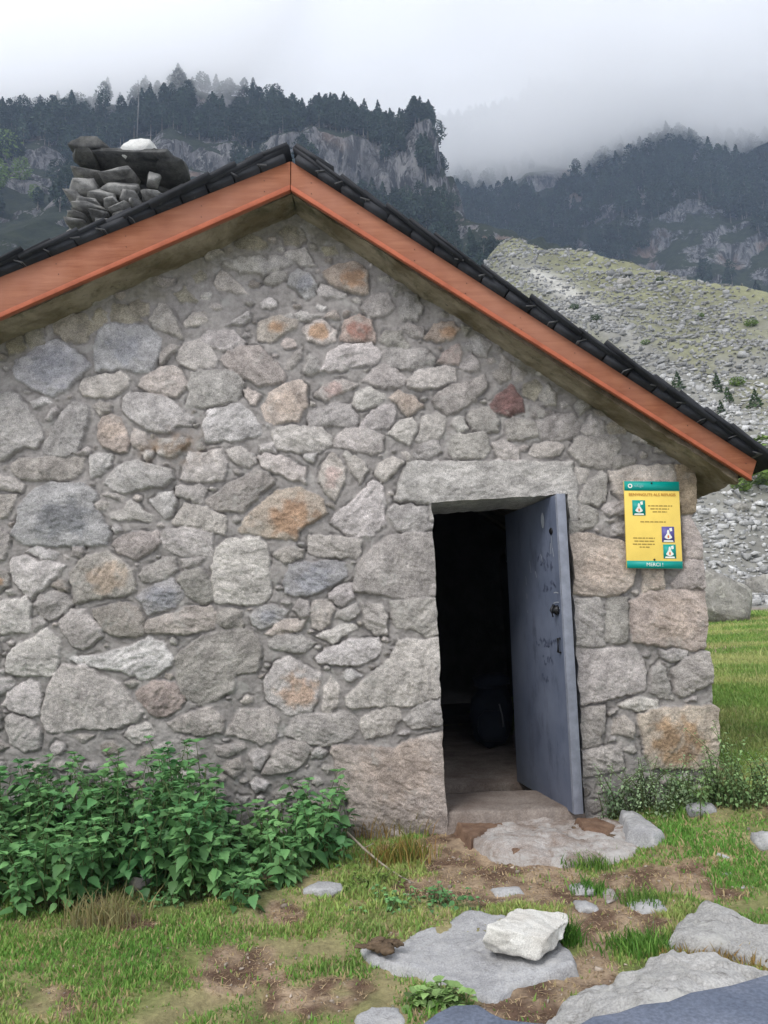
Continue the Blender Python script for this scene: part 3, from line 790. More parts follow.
# concrete slab under the slates (seen from below as the soffit); subdivided and rough
def soffit(p0, p1, name, sd):
    nx, ny = 220, 60; xs = np.linspace(0, 1, nx); ys = np.concatenate([np.linspace(0, 0.55, 45), np.linspace(0.6, LEN + .45, 15)])
    X, Yy = np.meshgrid(xs, ys); P = p0[None, None] * (1 - X[..., None]) + p1[None, None] * X[..., None]
    P = P.copy(); P[..., 1] = YB + 0.03 + Yy
    P[..., 2] += 0.012 + 0.02 * fbm(P[..., 0] * 5, P[..., 1] * 5, 4, sd) + 0.008 * fbm(P[..., 0] * 25, P[..., 1] * 25, 3, sd)
    V = P.reshape(-1, 3); T = V + [0, 0, 0.10]; n = len(V)
    Fq = grid_faces(ny, nx); edge = []
    top = [0, nx - 1, n - 1, n - nx]
    fr = np.arange(nx - 1); sd_ = np.stack([fr, fr + 1, fr + 1 + n, fr + n], 1)
    bk = fr + n - nx; sb = np.stack([bk, bk + 1, bk + 1 + n, bk + n], 1)
    rr = np.arange(ny - 1) * nx; s1 = np.stack([rr, rr + nx, rr + nx + n, rr + n], 1)
    s2 = np.stack([rr + nx - 1, rr + 2 * nx - 1, rr + 2 * nx - 1 + n, rr + nx - 1 + n], 1)
    return setparent(mesh(name, np.vstack([V, T]), np.vstack([Fq, Fq + n, sd_, sb, s1, s2]), M_SOF, smooth=False), hut)
soffit(apB - [0, 0, 0.012], rB - [0.05, 0, 0.02 + 0.0 * sRb], 'roof_slab', 3)
soffit(lB - [0, 0, 0.012], apB - [0, 0, 0.012], 'roof_slab', 5)

# slates
def slates(pA, pB, name, sgn, seed):
    r = random.Random(seed); mb = MB(); edges = MB()
    e = (pB - pA); Ls = np.linalg.norm(e[[0, 2]]); e = e / Ls; e[1] = 0
    nrm = np.array([-e[2], 0, e[0]]);  nrm = nrm if nrm[2] > 0 else -nrm
    yv = np.array([0, 1.0, 0]); step = 0.155; nrow = int(Ls / step) + 1
    for i in range(nrow):
        s0 = i * step - 0.02
        y = YB - 0.045 - r.uniform(-.015, 0.035); first = True
        while y < D + LEN:
            wy = r.uniform(0.2, 0.34); th = r.uniform(0.009, 0.024); ln = 0.36 + r.uniform(-.04, .04)
            tilt = -0.085 + r.uniform(-.03, .03)
            c, s = math.cos(tilt), math.sin(tilt)
            ex = e * c + nrm * s; nz = -e * s + nrm * c
            end = min(s0 + ln, Ls + 0.05)
            ln2 = end - s0
            if ln2 < .08: break
            mid = pA + e * (s0 + ln2 / 2) + nrm * (0.050 + r.uniform(-.006, .008)); mid = np.array([mid[0], y + wy / 2, mid[2]])
            if first:
                mid = mid + nrm * 0.0
            mb.box(mid, (ln2, wy - 0.006, th), np.stack([ex, yv, nz], 1))
            first = False; y += wy
        # thin cut piece that packs the verge under each course, its light broken edge shows
        mid = pA + e * (s0 + 0.12) + nrm * 0.020; mid = np.array([mid[0], YB + 0.075, mid[2]])
        if s0 + .20 < Ls:
            mb.box(mid, (0.146, 0.22 + r.uniform(-.008, .008), 0.034), np.stack([e, yv, nrm], 1))
            an_ = r.uniform(.3, 1.0); c, s = math.cos(an_), math.sin(an_); ex = e * c + nrm * s; nz = -e * s + nrm * c
            if r.random() < .25: continue
            mid = pA + e * (s0 + 0.196 + r.uniform(-.02, .012)) + nrm * (0.022 + r.uniform(-.006, .01)); mid = np.array([mid[0], YB + 0.06, mid[2]])
            edges.box(mid, (0.052, 0.21, 0.004), np.stack([ex, yv, nz], 1))
    o = edges.build('slate_edges', M_SLEDGE, hut); o['kind'] = 'stuff'
    return mb.build(name, M_SLATE, hut)
slates(apT, rT + (rT - apT) * 0.012, 'slate_roof', 1, 3)
slates(apT, lT, 'slate_roof', -1, 4)
mb = MB()
rr_ = random.Random(9); y = YB - 0.05
while y < D + LEN:
    for sx, sl_ in ((1, sR), (-1, sL)):
        an = math.atan(sl_)
        e = np.array([math.cos(an), 0, math.sin(an)]); nz = np.array([-math.sin(an), 0, math.cos(an)])
        c = apT + sx * e * 0.11 + nz * 0.075; c = np.array([c[0], y + .15, c[2]])
        mb.box(c, (0.25, 0.29, 0.018 + rr_.random() * .006), np.stack([e, [0, 1, 0], nz], 1))
    y += 0.3
mb.build('ridge_slates', M_SLATE, hut)

# interior: core behind the gable, back wall, left wall, floor
ztop = apB[2] - 0.02
def z_roof(x): return apB[2] + (sRb if x > apB[0] else sLb) * (x - apB[0])
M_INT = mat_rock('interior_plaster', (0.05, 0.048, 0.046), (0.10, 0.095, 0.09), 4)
jl = at_Y(jambL(np.array([503.])), 503, np.array([D]))[0]; jr = at_Y(jambR(np.array([494.])), 494, np.array([D]))[0]
jlb = at_Y(jambL(np.array([860.])), 860, np.array([D]))[0]; jrb = at_Y(jambR(np.array([860.])), 860, np.array([D]))[0]
cb = at_Y(722., 870., D); ct = at_Y(694., 470., D)
zb = -0.35; zl = jl[2] + 0.02
XLW = XL + 0.35
mb = MB()
yf, yb_ = D + 0.035, D + DEPTH
def pr(poly): mb.prism([(x, yf, z) for x, z in poly], (0, yb_ - yf, 0))
pr([(XLW, zb), (jlb[0] - .03, zb), (jl[0] - .03, zl), (jl[0] - .03, z_roof(jl[0] - .03)), (apB[0], ztop), (XLW, z_roof(XLW))])
pr([(jl[0] - .0299, zl + .03), (jr[0] + .03, zl + .03), (jr[0] + .03, z_roof(jr[0] + .03)), (jl[0] - .0299, z_roof(jl[0] - .03))])
pr([(jrb[0] + .03, zb), (cb[0] - .05, zb), (ct[0] - .05, z_roof(ct[0])), (jr[0] + .0301, z_roof(jr[0] + .03)), (jr[0] + .0301, zl)])
mb.build('wall_core', M_MORTAR, hut)
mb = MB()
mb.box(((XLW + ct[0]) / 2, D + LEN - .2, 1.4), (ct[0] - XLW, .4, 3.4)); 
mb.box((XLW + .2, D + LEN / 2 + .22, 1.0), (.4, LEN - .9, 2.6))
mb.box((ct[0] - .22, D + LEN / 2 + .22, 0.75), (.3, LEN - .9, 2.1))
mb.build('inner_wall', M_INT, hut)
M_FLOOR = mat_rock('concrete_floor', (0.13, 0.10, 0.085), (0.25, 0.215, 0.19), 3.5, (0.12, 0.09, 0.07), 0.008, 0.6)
FZ = at_Y(470., 812., D)[2] + 0.0
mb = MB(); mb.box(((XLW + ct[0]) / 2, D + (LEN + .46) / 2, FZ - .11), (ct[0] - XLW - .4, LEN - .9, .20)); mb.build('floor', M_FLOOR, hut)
# doorstep slab, in two pieces, slightly uneven
def slab_grid(name, poly_xy, z0, mat, amp=0.008, res=0.012, parent=None, edge=0.03, depth=0.15, seed=1, tilt=(0, 0), dome=0.0, ridges=0.0):
    poly = np.array(poly_xy, float); mn = poly.min(0) - edge * 1.5; mxx = poly.max(0) + edge * 1.5
    nx = int((mxx[0] - mn[0]) / res) + 2; ny = int((mxx[1] - mn[1]) / res) + 2
    X, Y = np.meshgrid(np.linspace(mn[0], mxx[0], nx), np.linspace(mn[1], mxx[1], ny))
    s = sdf(X + .05 * fbm(X * 9, Y * 9, 3, seed) * min(1, edge * 20), Y + .05 * fbm(X * 9, Y * 9, 3, seed + 4) * min(1, edge * 20), poly)
    sz = math.sqrt(np.prod(poly.max(0) - poly.min(0)))
    z = z0 + tilt[0] * (X - poly[:, 0].mean()) + tilt[1] * (Y - poly[:, 1].mean())
    z = z + amp * 2 * fbm(X * 5, Y * 5, 5, seed, .6) + dome * ss(0, sz * .45, s)
    if ridges: 
        q = X * .75 + Y * .9; z = z + ridges * (np.floor(q * 6 + 1.3 * fbm(X * 4, Y * 4, 3, seed)) % 3 - 1) * ss(0, .1, s)
    z = z - depth * (1 - ss(-edge, edge, s)) ** 1.0
    V = np.stack([X, Y, z], -1).reshape(-1, 3); Fq = grid_faces(ny, nx)
    kp = s.ravel()[Fq].max(1) > -edge * 1.2
    i_, f_ = sub(Fq[kp])
    o = mesh(name, V[i_], f_, mat, smooth=True)
    if parent is not None: setparent(o, parent)
    return o
slab_grid('doorstep', [(jlb[0] - .02, D - .02), (jlb[0] - .02, D + .44), (jrb[0] + .02, D + .44), (jrb[0] + .02, D - .04)], FZ + .004, M_FLOOR, .004, .010, hut, .03, .12, 4)

# door leaf: hinged on the inner edge of the right jamb, swung outwards along it
n1 = at_Y(557., 494., D - .10); n2 = at_Y(575., 815., D - .10)
Yf = D - .10 + .80
fr_ = at_Y(521., 782., Yf)
door_z0 = n2[2]; door_z1 = n1[2]
A0 = np.array([n2[0], D - .10]); B0 = np.array([fr_[0], Yf]); A1 = np.array([n1[0] + .02, D - .10]); 
A = (A0 + A1) / 2
dr = (B0 - A); Ld = np.linalg.norm(dr); dr /= Ld; nv = np.array([-dr[1], dr[0]])   # normal towards the opening (left)
nv = nv if nv[0] < 0 else -nv
TH = 0.045
leanx = n1[0] - n2[0]
def dpt(s, z, t=0.0):     # s along the leaf from the free edge, t out of the visible face
    k = (z - door_z0) / (door_z1 - door_z0)
    xy = np.array([n2[0], D - .10]) + np.array([leanx * k, 0]) + dr * s + nv * t
    return np.array([xy[0], xy[1], z])
def dbox(mb, s0, s1, z0, z1, t0, t1):
    P = [dpt(s, z, t) for s in (s0, s1) for z in (z0, z1) for t in (t0, t1)]
    mb.add(P, [(0, 1, 3, 2), (4, 6, 7, 5), (0, 4, 5, 1), (2, 3, 7, 6), (0, 2, 6, 4), (1, 5, 7, 3)])
door = empty('door', tuple(dpt(Ld, door_z0))); 
setparent(door, hut); door['label'] = 'blue-grey steel door standing open'
bpy.context.view_layer.update()
def dpart(mb, name, mat, bevel=0.0):
    o = mesh(name, np.array(mb.v), mb.f, mat); o.parent = door; o.matrix_parent_inverse = door.matrix_world.inverted()
    if bevel:
        m = o.modifiers.new('bevel', 'BEVEL'); m.width = bevel; m.segments = 2
    return o
mb = MB(); dbox(mb, 0.004, Ld, door_z0, door_z1, -TH, 0.0); dpart(mb, 'leaf', M_DOOR, .003)
mb = MB(); dbox(mb, -0.001, 0.012, door_z0 + .002, door_z1 + .002, -TH - .002, 0.003)
dbox(mb, 0.0125, .02, door_z0 + .002, door_z1 - .002, 0.0005, 0.004); dpart(mb, 'edge_strip', M_EDGE, .001)
mb = MB()
zk = at_Y(562., 610., D - .05)[2]
c = dpt(.075, zk, .012); 
mb.tube([dpt(.075, zk, .001), dpt(.075, zk, .012), dpt(.075, zk, .03)], [.028, .026, .012], 12)
mb.tube([dpt(.075, zk + .03, .02), dpt(.075, zk, .035), dpt(.072, zk - .035, .03)], [.008, .011, .006], 8)
dpart(mb, 'lock', M_DARKMETAL)
mb = MB()
zh = at_Y(563., 648., D - .05)[2]
mb.tube([dpt(.062, zh + .05, .0), dpt(.062, zh + .05, .014), dpt(.062, zh - .02, .015), dpt(.062, zh - .025, .0)], .007, 7)
dpart(mb, 'handle', M_DARKMETAL)
for zz in (door_z0 + .25, door_z1 - .25):
    mb = MB(); mb.tube([dpt(Ld + .012, zz - .05, -.01), dpt(Ld + .012, zz + .05, -.01)], .013, 8); dpart(mb, 'hinge', M_DARKMETAL)
# scratches and faint scribbles on the paint
rs = random.Random(21)
def stroke(mb, pts, wd):
    for i in range(len(pts) - 1):
        (s0, z0), (s1, z1) = pts[i], pts[i + 1]; dx, dz = s1 - s0, z1 - z0; L = math.hypot(dx, dz) + 1e-6; nx, nz = -dz / L * wd, dx / L * wd
        mb.add([dpt(s0 + nx, z0 + nz, .0012 ), dpt(s0 - nx, z0 - nz, .0012), dpt(s1 - nx, z1 - nz, .0012), dpt(s1 + nx, z1 + nz, .0012)], [(0, 1, 2, 3)])
mbd = MB(); mbw = MB()
H_ = door_z1 - door_z0
for (s0, z0, n, sc) in [(.30, .80, 5, .045), (.20, .765, 4, .035), (.38, .52, 6, .03), (.28, .515, 5, .03), (.17, .52, 3, .028), (.30, .46, 5, .035), (.14, .71, 3, .03), (.33, .40, 4, .03), (.25, .70, 5, .03)]:
    x0 = s0; z = door_z0 + z0 * H_
    for q in range(n):
        p = [(x0 + rs.uniform(-.6, .6) * sc, z + rs.uniform(-1, 1) * sc) for _ in range(5)]
        pts = []
        for a_, b_, c_2 in zip(p, p[1:], p[2:]):
            for tt_ in np.linspace(0, 1, 5):
                pts.append((.5 * ((a_[0] + b_[0]) * (1 - tt_) ** 2 + 4 * b_[0] * tt_ * (1 - tt_) + (b_[0] + c_2[0]) * tt_ ** 2) , .5 * ((a_[1] + b_[1]) * (1 - tt_) ** 2 + 4 * b_[1] * tt_ * (1 - tt_) + (b_[1] + c_2[1]) * tt_ ** 2)))
        stroke(mbd, pts, .0045); x0 -= sc * .85
for (s0, z0, L, an) in [(.05, .68, .06, 0.05), (.05, .65, .07, -.05), (.04, .63, .05, .1), (.50, .72, .05, 1.5), (.50, .67, .03, 1.5), (.42, .76, .07, 1.4), (.34, .74, .04, 1.2), (.10, .83, .07, 1.5), (.085, .80, .05, 1.3), (.12, .81, .06, 1.6), (.5, .62, .015, 1.5), (.24, .79, .05, 1.1)]:
    z = door_z0 + z0 * H_
    stroke(mbw, [(s0, z), (s0 + L * .5 * math.cos(an), z + L * .5 * math.sin(an) + .003), (s0 + L * math.cos(an), z + L * math.sin(an))], .003)
# oval white sticker near the top
mbw.add([dpt(.21 + .022 * math.cos(q), door_z0 + .93 * H_ + .045 * math.sin(q), .0012) for q in np.linspace(0, 6.283, 17)[:-1]], [tuple(range(16))])
dpart(mbd, 'scribble', mat_plain('scribble_ink', (0.075, 0.088, 0.135), .6))['kind'] = 'stuff'; dpart(mbw, 'scratch', mat_plain('scratched_paint', (0.30, 0.32, 0.36), .6))['kind'] = 'stuff'
mb = MB(); q0 = dpt(.10, door_z0 + .885 * H_, .001)
mb.tube([q0, dpt(.10, door_z0 + .885 * H_, .006)], [.02, .018], 12); dpart(mb, 'keyhole_cover', M_DARKMETAL)

# ------------------------------------------------------------------ chimney (part of the hut)
def hull_rock(rng, size, n=26, sub=2, rough=0.06, flat=None):
    import bmesh
    bm = bmesh.new()
    for i in range(n):
        v = rng.normal(size=3); v /= np.linalg.norm(v); v = np.sign(v) * np.abs(v) ** 0.75
        bm.verts.new(v * np.array(size) / 2 * rng.uniform(.85, 1.08))
    bmesh.ops.convex_hull(bm, input=bm.verts)
    lo = [v for v in bm.verts if not v.link_faces]; bmesh.ops.delete(bm, geom=lo, context='VERTS')
    bmesh.ops.triangulate(bm, faces=bm.faces)
    for _ in range(sub): bmesh.ops.subdivide_edges(bm, edges=bm.edges, cuts=1, use_grid_fill=True)
    bmesh.ops.triangulate(bm, faces=bm.faces)
    V = np.array([v.co[:] for v in bm.verts]); bm.verts.index_update()
    Fc = np.array([[v.index for v in f.verts] for f in bm.faces]); bm.free()
    s = max(size); o = rng.random() * 20
    Q = V / s * 5 + o
    nrm = V / (np.linalg.norm(V, axis=1, keepdims=True) + 1e-9)
    V = V + nrm * (rough * s * fbm3(Q[:, 0], Q[:, 1], Q[:, 2], 4, 3, .55))[:, None]
    return V, Fc
def rock_obj(name, pos, size, mat, seed, rotz=0, tilt=0, n=26, sub=2, rough=.06, smooth=True):
    r = np.random.default_rng(seed); V, Fc = hull_rock(r, size, n, sub, rough)
    c, s = math.cos(tilt), math.sin(tilt); V = V @ np.array([[c, 0, s], [0, 1, 0], [-s, 0, c]]).T
    c, s = math.cos(rotz), math.sin(rotz); V = V @ np.array([[c, -s, 0], [s, c, 0], [0, 0, 1]]).T
    o = mesh(name, V, Fc, mat, smooth=False); o.location = pos
    return o
M_CH = mat_rock('chimney_stone', (0.11, 0.11, 0.11), (0.33, 0.325, 0.31), 9, (0.05, .05, .05), .012, .7)
M_CHD = mat_rock('chimney_dark_stone', (0.03, 0.032, 0.035), (0.13, 0.13, 0.125), 7, (0.02, .02, .02), .015, .7)
YC = D + 1.1
chim = empty('chimney', tuple(at_Y(115., 225., YC))); setparent(chim, hut)
bpy.context.view_layer.update()
def cpart(o):
    o.parent = chim; o.matrix_parent_inverse = chim.matrix_world.inverted(); return o
VV = []; FF = []; nb = 0
rc2 = np.random.default_rng(8)
def add_rock(pos, size, tilt=0, n=14):
    global nb
    V, Fc = hull_rock(rc2, size, n, 2, .035 if n < 20 else .022); c, s = math.cos(tilt), math.sin(tilt)
    V = V @ np.array([[c, 0, s], [0, 1, 0], [-s, 0, c]]).T + pos
    VV.append(V); FF.append(Fc + nb); nb += len(V)
px2m = YC / F * 1.1
rch = random.Random(12); yy_c = 262.0
while yy_c > 172:
    hh_ = rch.uniform(6, 13) if rch.random() < .8 else 17; xx_c = 71 + rch.uniform(-3, 3) + max(0, 185 - yy_c) * .5; xe = (168 if yy_c > 205 else 128 + (yy_c - 185) * 1.2)
    while xx_c < xe:
        ww_ = rch.uniform(14, 40)
        for dy in (0.0, .34): add_rock(at_Y(xx_c + ww_ / 2, yy_c + rch.uniform(-2, 2), YC + dy), (ww_ * px2m * 1.05, .36, hh_ * px2m), rc2.uniform(-.16, .16))
        xx_c += ww_ * .93
    yy_c -= hh_ * .88
o = cpart(mesh('chimney_stack', np.vstack(VV), np.vstack(FF), M_CH))
VV = []; FF = []; nb = 0
add_rock(at_Y(153., 181., YC), (17 * px2m, .16, 15 * px2m)); cpart(mesh('cap_support', np.vstack(VV), np.vstack(FF), M_CH))
VV = []; FF = []; nb = 0
add_rock(at_Y(136., 170., YC + .12), (112 * px2m, .75, 12 * px2m), 0.10, 26); add_rock(at_Y(100., 158., YC + .1), (52 * px2m, .55, 15 * px2m), 0.05, 30); add_rock(at_Y(88., 163., YC + .0), (26 * px2m, .4, 9 * px2m), -.1); add_rock(at_Y(122., 160., YC + .05), (30 * px2m, .4, 8 * px2m), .1)
add_rock(at_Y(172., 176., YC + .15), (50 * px2m, .6, 14 * px2m), 0.2, 40)
cpart(mesh('cap_slab', np.vstack(VV), np.vstack(FF), M_CHD))
VV = []; FF = []; nb = 0
add_rock(at_Y(150., 190., YC + .35), (88 * px2m, .25, 34 * px2m)); o = cpart(mesh('flue', np.vstack(VV), np.vstack(FF), M_CHD))
wr = rock_obj('rock', tuple(at_Y(140., 154., YC - .0)), (38 * px2m, .26, 21 * px2m), mat_rock('white_stone', (.50, .50, .48), (.66, .66, .64), 10, (.3, .3, .3), .006, .3), 4, n=60, rough=.03)
tag(wr, 'rounded white stone lying on the dark chimney cap', 'rock')

# ------------------------------------------------------------------ sign on the wall
YS = D - .062
sc_ = [at_Y(622., 480., YS), at_Y(677., 483., YS), at_Y(684.5, 567.5, YS), at_Y(629., 569.5, YS)]
TLs, TRs, BRs, BLs = sc_
ex = ((TRs - TLs) + (BRs - BLs)) / 2; ey = ((TLs - BLs) + (TRs - BRs)) / 2
Wd = np.linalg.norm(ex); Hd = np.linalg.norm(ey); ex /= Wd; cen = (TLs + TRs + BRs + BLs) / 4
ey = np.array([-ex[2], 0, ex[0]]); ex[1] = 0; ex /= np.linalg.norm(ex)
sign = empty('sign', tuple(cen)); tag(sign, 'yellow information sign with teal header and footer on the wall right of the door', 'sign')
def spt(u, v, t=0): return cen + ex * (u - .5) * Wd + ey * (.5 - v) * Hd + np.array([0, -t, 0])     # u right, v down, 0..1
def sbox(name, u0_, u1_, v0_, v1_, t0, t1, mat, bev=0):
    mb = MB(); mb.prism([spt(u0_, v0_, t0), spt(u1_, v0_, t0), spt(u1_, v1_, t0), spt(u0_, v1_, t0)], (0, -(t1 - t0), 0)); return mb.build(name, mat, sign, bev)
def signmat(n, c): return mat_plain(n, c, .45, .06, 12, .0005)
MY, MT, MP, MWh, MTx = signmat('sign_yellow', (.82, .60, .13)), signmat('sign_teal', (.0, .30, .26)), signmat('sign_purple', (.10, .09, .30)), signmat('sign_white', (.75, .76, .70)), signmat('sign_ink', (.30, .20, .04))
sbox('panel', 0, 1, 0, 1, -.012, 0, MY, .001)
sbox('header', 0, 1, 0, .108, .0005, .002, MT); sbox('footer', 0, 1, .915, 1, .0005, .002, MT)
for nm_, a, b, c, d, m_ in (('pictogram', .135, .37, .22, .395, MT), ('pictogram', .65, .875, .522, .70, MP), ('pictogram', .665, .89, .725, .885, MT)):
    pc = sbox(nm_, a, b, c, d, .0005, .002, m_)
    mb = MB(); cu_, cv_ = (a + b) / 2, c + (d - c) * .62
    mb.add([spt(cu_ + .06 * math.cos(q) * (1 + .25 * math.sin(3 * q)), cv_ + .034 * math.sin(q), .0032) for q in np.linspace(0, 6.283, 19)[:-1]], [tuple(range(18))])
    mb.add([spt(cu_ + .022 * math.cos(q), cv_ - .045 + .03 * math.sin(q), .0036) for q in np.linspace(0, 6.283, 13)[:-1]], [tuple(range(12))])
    mb.add([spt(cu_ - .08, d - .022, .003), spt(cu_ + .08, d - .022, .003), spt(cu_ + .09, d - .004, .003), spt(cu_ - .09, d - .004, .003)], [(0, 1, 2, 3)])
    mb.add([spt(cu_ + .02, c + .02, .003), spt(cu_ + .07, c + .012, .003), spt(cu_ + .075, c + .05, .003), spt(cu_ + .035, c + .055, .003)], [(0, 1, 2, 3)])
    o = mb.build('figure', MWh, None); setparent(o, sign)
    mb = MB(); mb.add([spt(cu_ + .016 * math.cos(q), cv_ + .004 + .018 * math.sin(q), .0042) for q in np.linspace(0, 6.283, 11)[:-1]], [tuple(range(10))])
    o = mb.build('figure_mark', signmat('sign_orange', (.65, .16, .04)), None); setparent(o, sign)
def sring(u, v, r1, r2, mat, name):
    mb = MB(); k = 20
    V = [spt(u + r * math.cos(q), v + r * Wd / Hd * math.sin(q), .0032) for r in (r1, r2) for q in np.linspace(0, 6.283, k + 1)[:-1]]
    mb.add(V, [(i, (i + 1) % k, k + (i + 1) % k, k + i) for i in range(k)]); mb.build(name, mat, sign)
sring(.105, .055, .022, .042, MWh, 'emblem')
def stext(body, u, v, size, mat, align='CENTER', name='lettering'):
    cu = bpy.data.curves.new(name, 'FONT'); cu.body = body; cu.size = size; cu.align_x = align; cu.align_y = 'CENTER'; cu.extrude = .0004
    cu.materials.append(mat); o = bpy.data.objects.new(name, cu); COL.objects.link(o)
    p = spt(u, v, .0034); ez = np.array([0, -1.0, 0])
    o.parent = sign; o.matrix_parent_inverse = Matrix.Translation(-Vector(sign.location))
    o.matrix_basis = Matrix(((ex[0], ey[0], ez[0], p[0]), (ex[1], ey[1], ez[1], p[1]), (ex[2], ey[2], ez[2], p[2]), (0, 0, 0, 1)))
    bpy.context.view_layer.update(); dg = bpy.context.evaluated_depsgraph_get()
    me = bpy.data.meshes.new_from_object(o.evaluated_get(dg)); q = bpy.data.objects.new(name, me); COL.objects.link(q); q.parent = sign
    q.matrix_parent_inverse = o.matrix_parent_inverse.copy(); q.matrix_basis = o.matrix_basis.copy(); bpy.data.objects.remove(o); bpy.data.curves.remove(cu)
    q.name = name
stext('BENVINGUTS ALS REFUGIS', .5, .155, .0215, signmat('sign_title', (.42, .17, .02)))
stext('MERCI !', .5, .957, .027, MWh); stext('refugis', .26, .055, .020, signmat('sign_pale_teal', (.25, .55, .55)))
# lines of small print, too fine to read: one mesh of word-length dashes
mb = MB(); rt = random.Random(3)
for (u0_, u1_, v_) in [(.42, .86, .283), (.46, .80, .318), (.50, .76, .352), (.27, .73, .468), (.13, .52, .655), (.15, .52, .69), (.12, .52, .725), (.24, .42, .758)]:
    u_ = u0_
    while u_ < u1_:
        L = rt.uniform(.03, .09); e_ = min(u_ + L, u1_)
        mb.add([spt(u_, v_ - .006, .0012), spt(e_, v_ - .006, .0012), spt(e_, v_ + .006, .0012), spt(u_, v_ + .006, .0012)], [(0, 1, 2, 3)]); u_ = e_ + .014
mb.build('small_print', MTx, sign)['kind'] = 'stuff'
for q in ((.5, .9), (.5, .02)):
    mb = MB(); mb.tube([spt(q[0], q[1], 0), spt(q[0], q[1], .006)], [.006, .004], 8); mb.build('screw', M_DARKMETAL, sign)
for q in (.14, .86):
    mb = MB(); mb.box(spt(.5, q, -.035), (.24, .05, .03)); mb.build('batten', M_DARKMETAL, sign)
#@@PART2
# ------------------------------------------------------------------ ground sheet
def in_px_blobs(px, py, blobs):
    t = np.zeros(px.shape)
    for (x, y, rx, ry, wgt) in blobs: t = np.maximum(t, wgt * np.exp(-(((px - x) / rx) ** 2 + ((py - y) / ry) ** 2)))
    return t
SOIL = [(560, 885, 170, 18, 1.35), (470, 860, 60, 24, 1.3), (700, 895, 80, 10, .9), (100, 1000, 60, 22, .75), (350, 985, 60, 14, .8), (640, 930, 50, 14, .7), (520, 875, 100, 24, 1.3), (450, 850, 50, 22, 1.1), (640, 885, 110, 14, 0.9), (230, 975, 60, 28, .95), (300, 1000, 80, 20, .75), (285, 915, 30, 16, 1.0),
        (600, 925, 50, 22, 1.0), (520, 1005, 60, 20, 1.1), (400, 940, 26, 10, .7), (60, 905, 60, 10, .6), (700, 860, 60, 14, .5), (150, 925, 120, 9, .7), (580, 985, 50, 26, .8), (430, 1010, 60, 12, .6)]
def soil_mask(x, y, z=None):
    z = ground_z(x, y) if z is None else z
    P = np.stack([x, y, z], -1); px, py = proj(P)
    m = in_px_blobs(px, py, SOIL)
    n = fbm(x * 3.5, y * 3.5, 4, 71)
    m = m + 1.0 * n + 0.35 * (fbm(x * 14, y * 14, 2, 73))
    m = np.where(y > 4.6, 0.15 + 1.0 * fbm(x * .8, y * .8, 3, 72), m)
    return ss(0.32, 0.62, m)
na, ny_ = 620, 900
Yr = np.concatenate([np.linspace(0.25, 1.2, 20)[:-1], np.exp(np.linspace(math.log(1.2), math.log(300), ny_))])
ar = np.concatenate([np.linspace(-6, -1.3, 40)[:-1], np.linspace(-1.3, 1.5, na), np.linspace(1.5, 6, 40)[1:]])
A_, Y_ = np.meshgrid(ar, Yr); X_ = A_ * Y_
Z_ = ground_z(X_, Y_)
so_ = soil_mask(X_, Y_, Z_)
grass = np.array([.17, .20, .065]); grass2 = np.array([.31, .27, .14]); soil = np.array([.16, .10, .068]); soil2 = np.array([.36, .27, .185])
scree = np.array([.215, .21, .19]); alp = np.array([.175, .175, .10])
n1 = fbm(X_ * 2.2, Y_ * 2.2, 4, 77)[..., None]; n2 = fbm(X_ * 12, Y_ * 12, 3, 78)[..., None]
far_g = ss(4.5, 9, Y_)[..., None]
g = grass * (1 - ss(-.25, .35, n1)) + grass2 * ss(-.25, .35, n1)
g = g * (1 - far_g) + (np.array([.20, .26, .05]) * (1 + .5 * fbm(X_ * .5, Y_ * 1.6, 3, 79))[..., None]) * far_g
s = soil * (1 - ss(-.3, .3, n2)) + soil2 * ss(-.3, .3, n2)
C_ = g * (1 - so_[..., None]) + s * so_[..., None]
C_ = C_ * (1 + .35 * n2)
tal = ss(21.0, 22.8, Y_ + 1.2 * fbm(X_ * .5, Y_ * .5, 3, 80))[..., None]
PX, PY = proj(np.stack([X_, Y_, Z_], -1))
aa = X_ / np.maximum(Y_, .3); ee = np.interp(aa, CA, CE); Yc_ = (KT * Y0 + 0.35) / np.maximum(KT - ee, .06)
cl = 1 - (Yc_ - Y_) / np.maximum(Yc_, 1) * 1.0        # 1 at the crest
al_m = ss(0.55, 0.95, cl + .55 * fbm(X_ * .05, Y_ * .05, 4, 81))
al_m = np.maximum(al_m, ss(.0, .30, fbm(X_ * .11, Y_ * .11, 5, 83)) * .8 * ss(30, 45, Y_))
white_streak = np.exp(-((PX - (520 + (PY - 260) * 1.35)) / 22) ** 2) * ss(248, 285, PY) * (PY < 430)
al_m = al_m * (1 - np.clip(white_streak * 1.3, 0, 1))[...] 
rk = scree * (1 + 0.45 * fbm(X_ * .9, Y_ * .9, 4, 82))[..., None]
rk = np.where((Y_ > 60)[..., None], rk * (.80 + .85 * np.clip(white_streak * (1 + 1.2 * fbm(X_ * .12, Y_ * .12, 3, 87)), 0, 1))[..., None], rk)
tc = rk * (1 - al_m[..., None]) + alp * (1 + .5 * fbm(X_ * .4, Y_ * .4, 3, 84))[..., None] * al_m[..., None]
C_ = C_ * (1 - tal) + tc * tal
kp = Y_ < 1e9
def mat_ground():
    k = N('turf_and_rock'); c = k.attr()
    c = k.mix(1, c, k.ramp(k.noise(45, 5, 0.75), [(0.32, 0.72), (0.68, 1.3)]), 'MULTIPLY')
    c = k.mix(1, c, k.ramp(k.noise(1.6, 6, 0.75), [(0.35, 0.82), (0.65, 1.18)]), 'MULTIPLY')
    return k.done(c, k.bump(k.noise(55, 7, 0.75), 0.02, 0.8), 0.95)
M_GR = mat_ground()
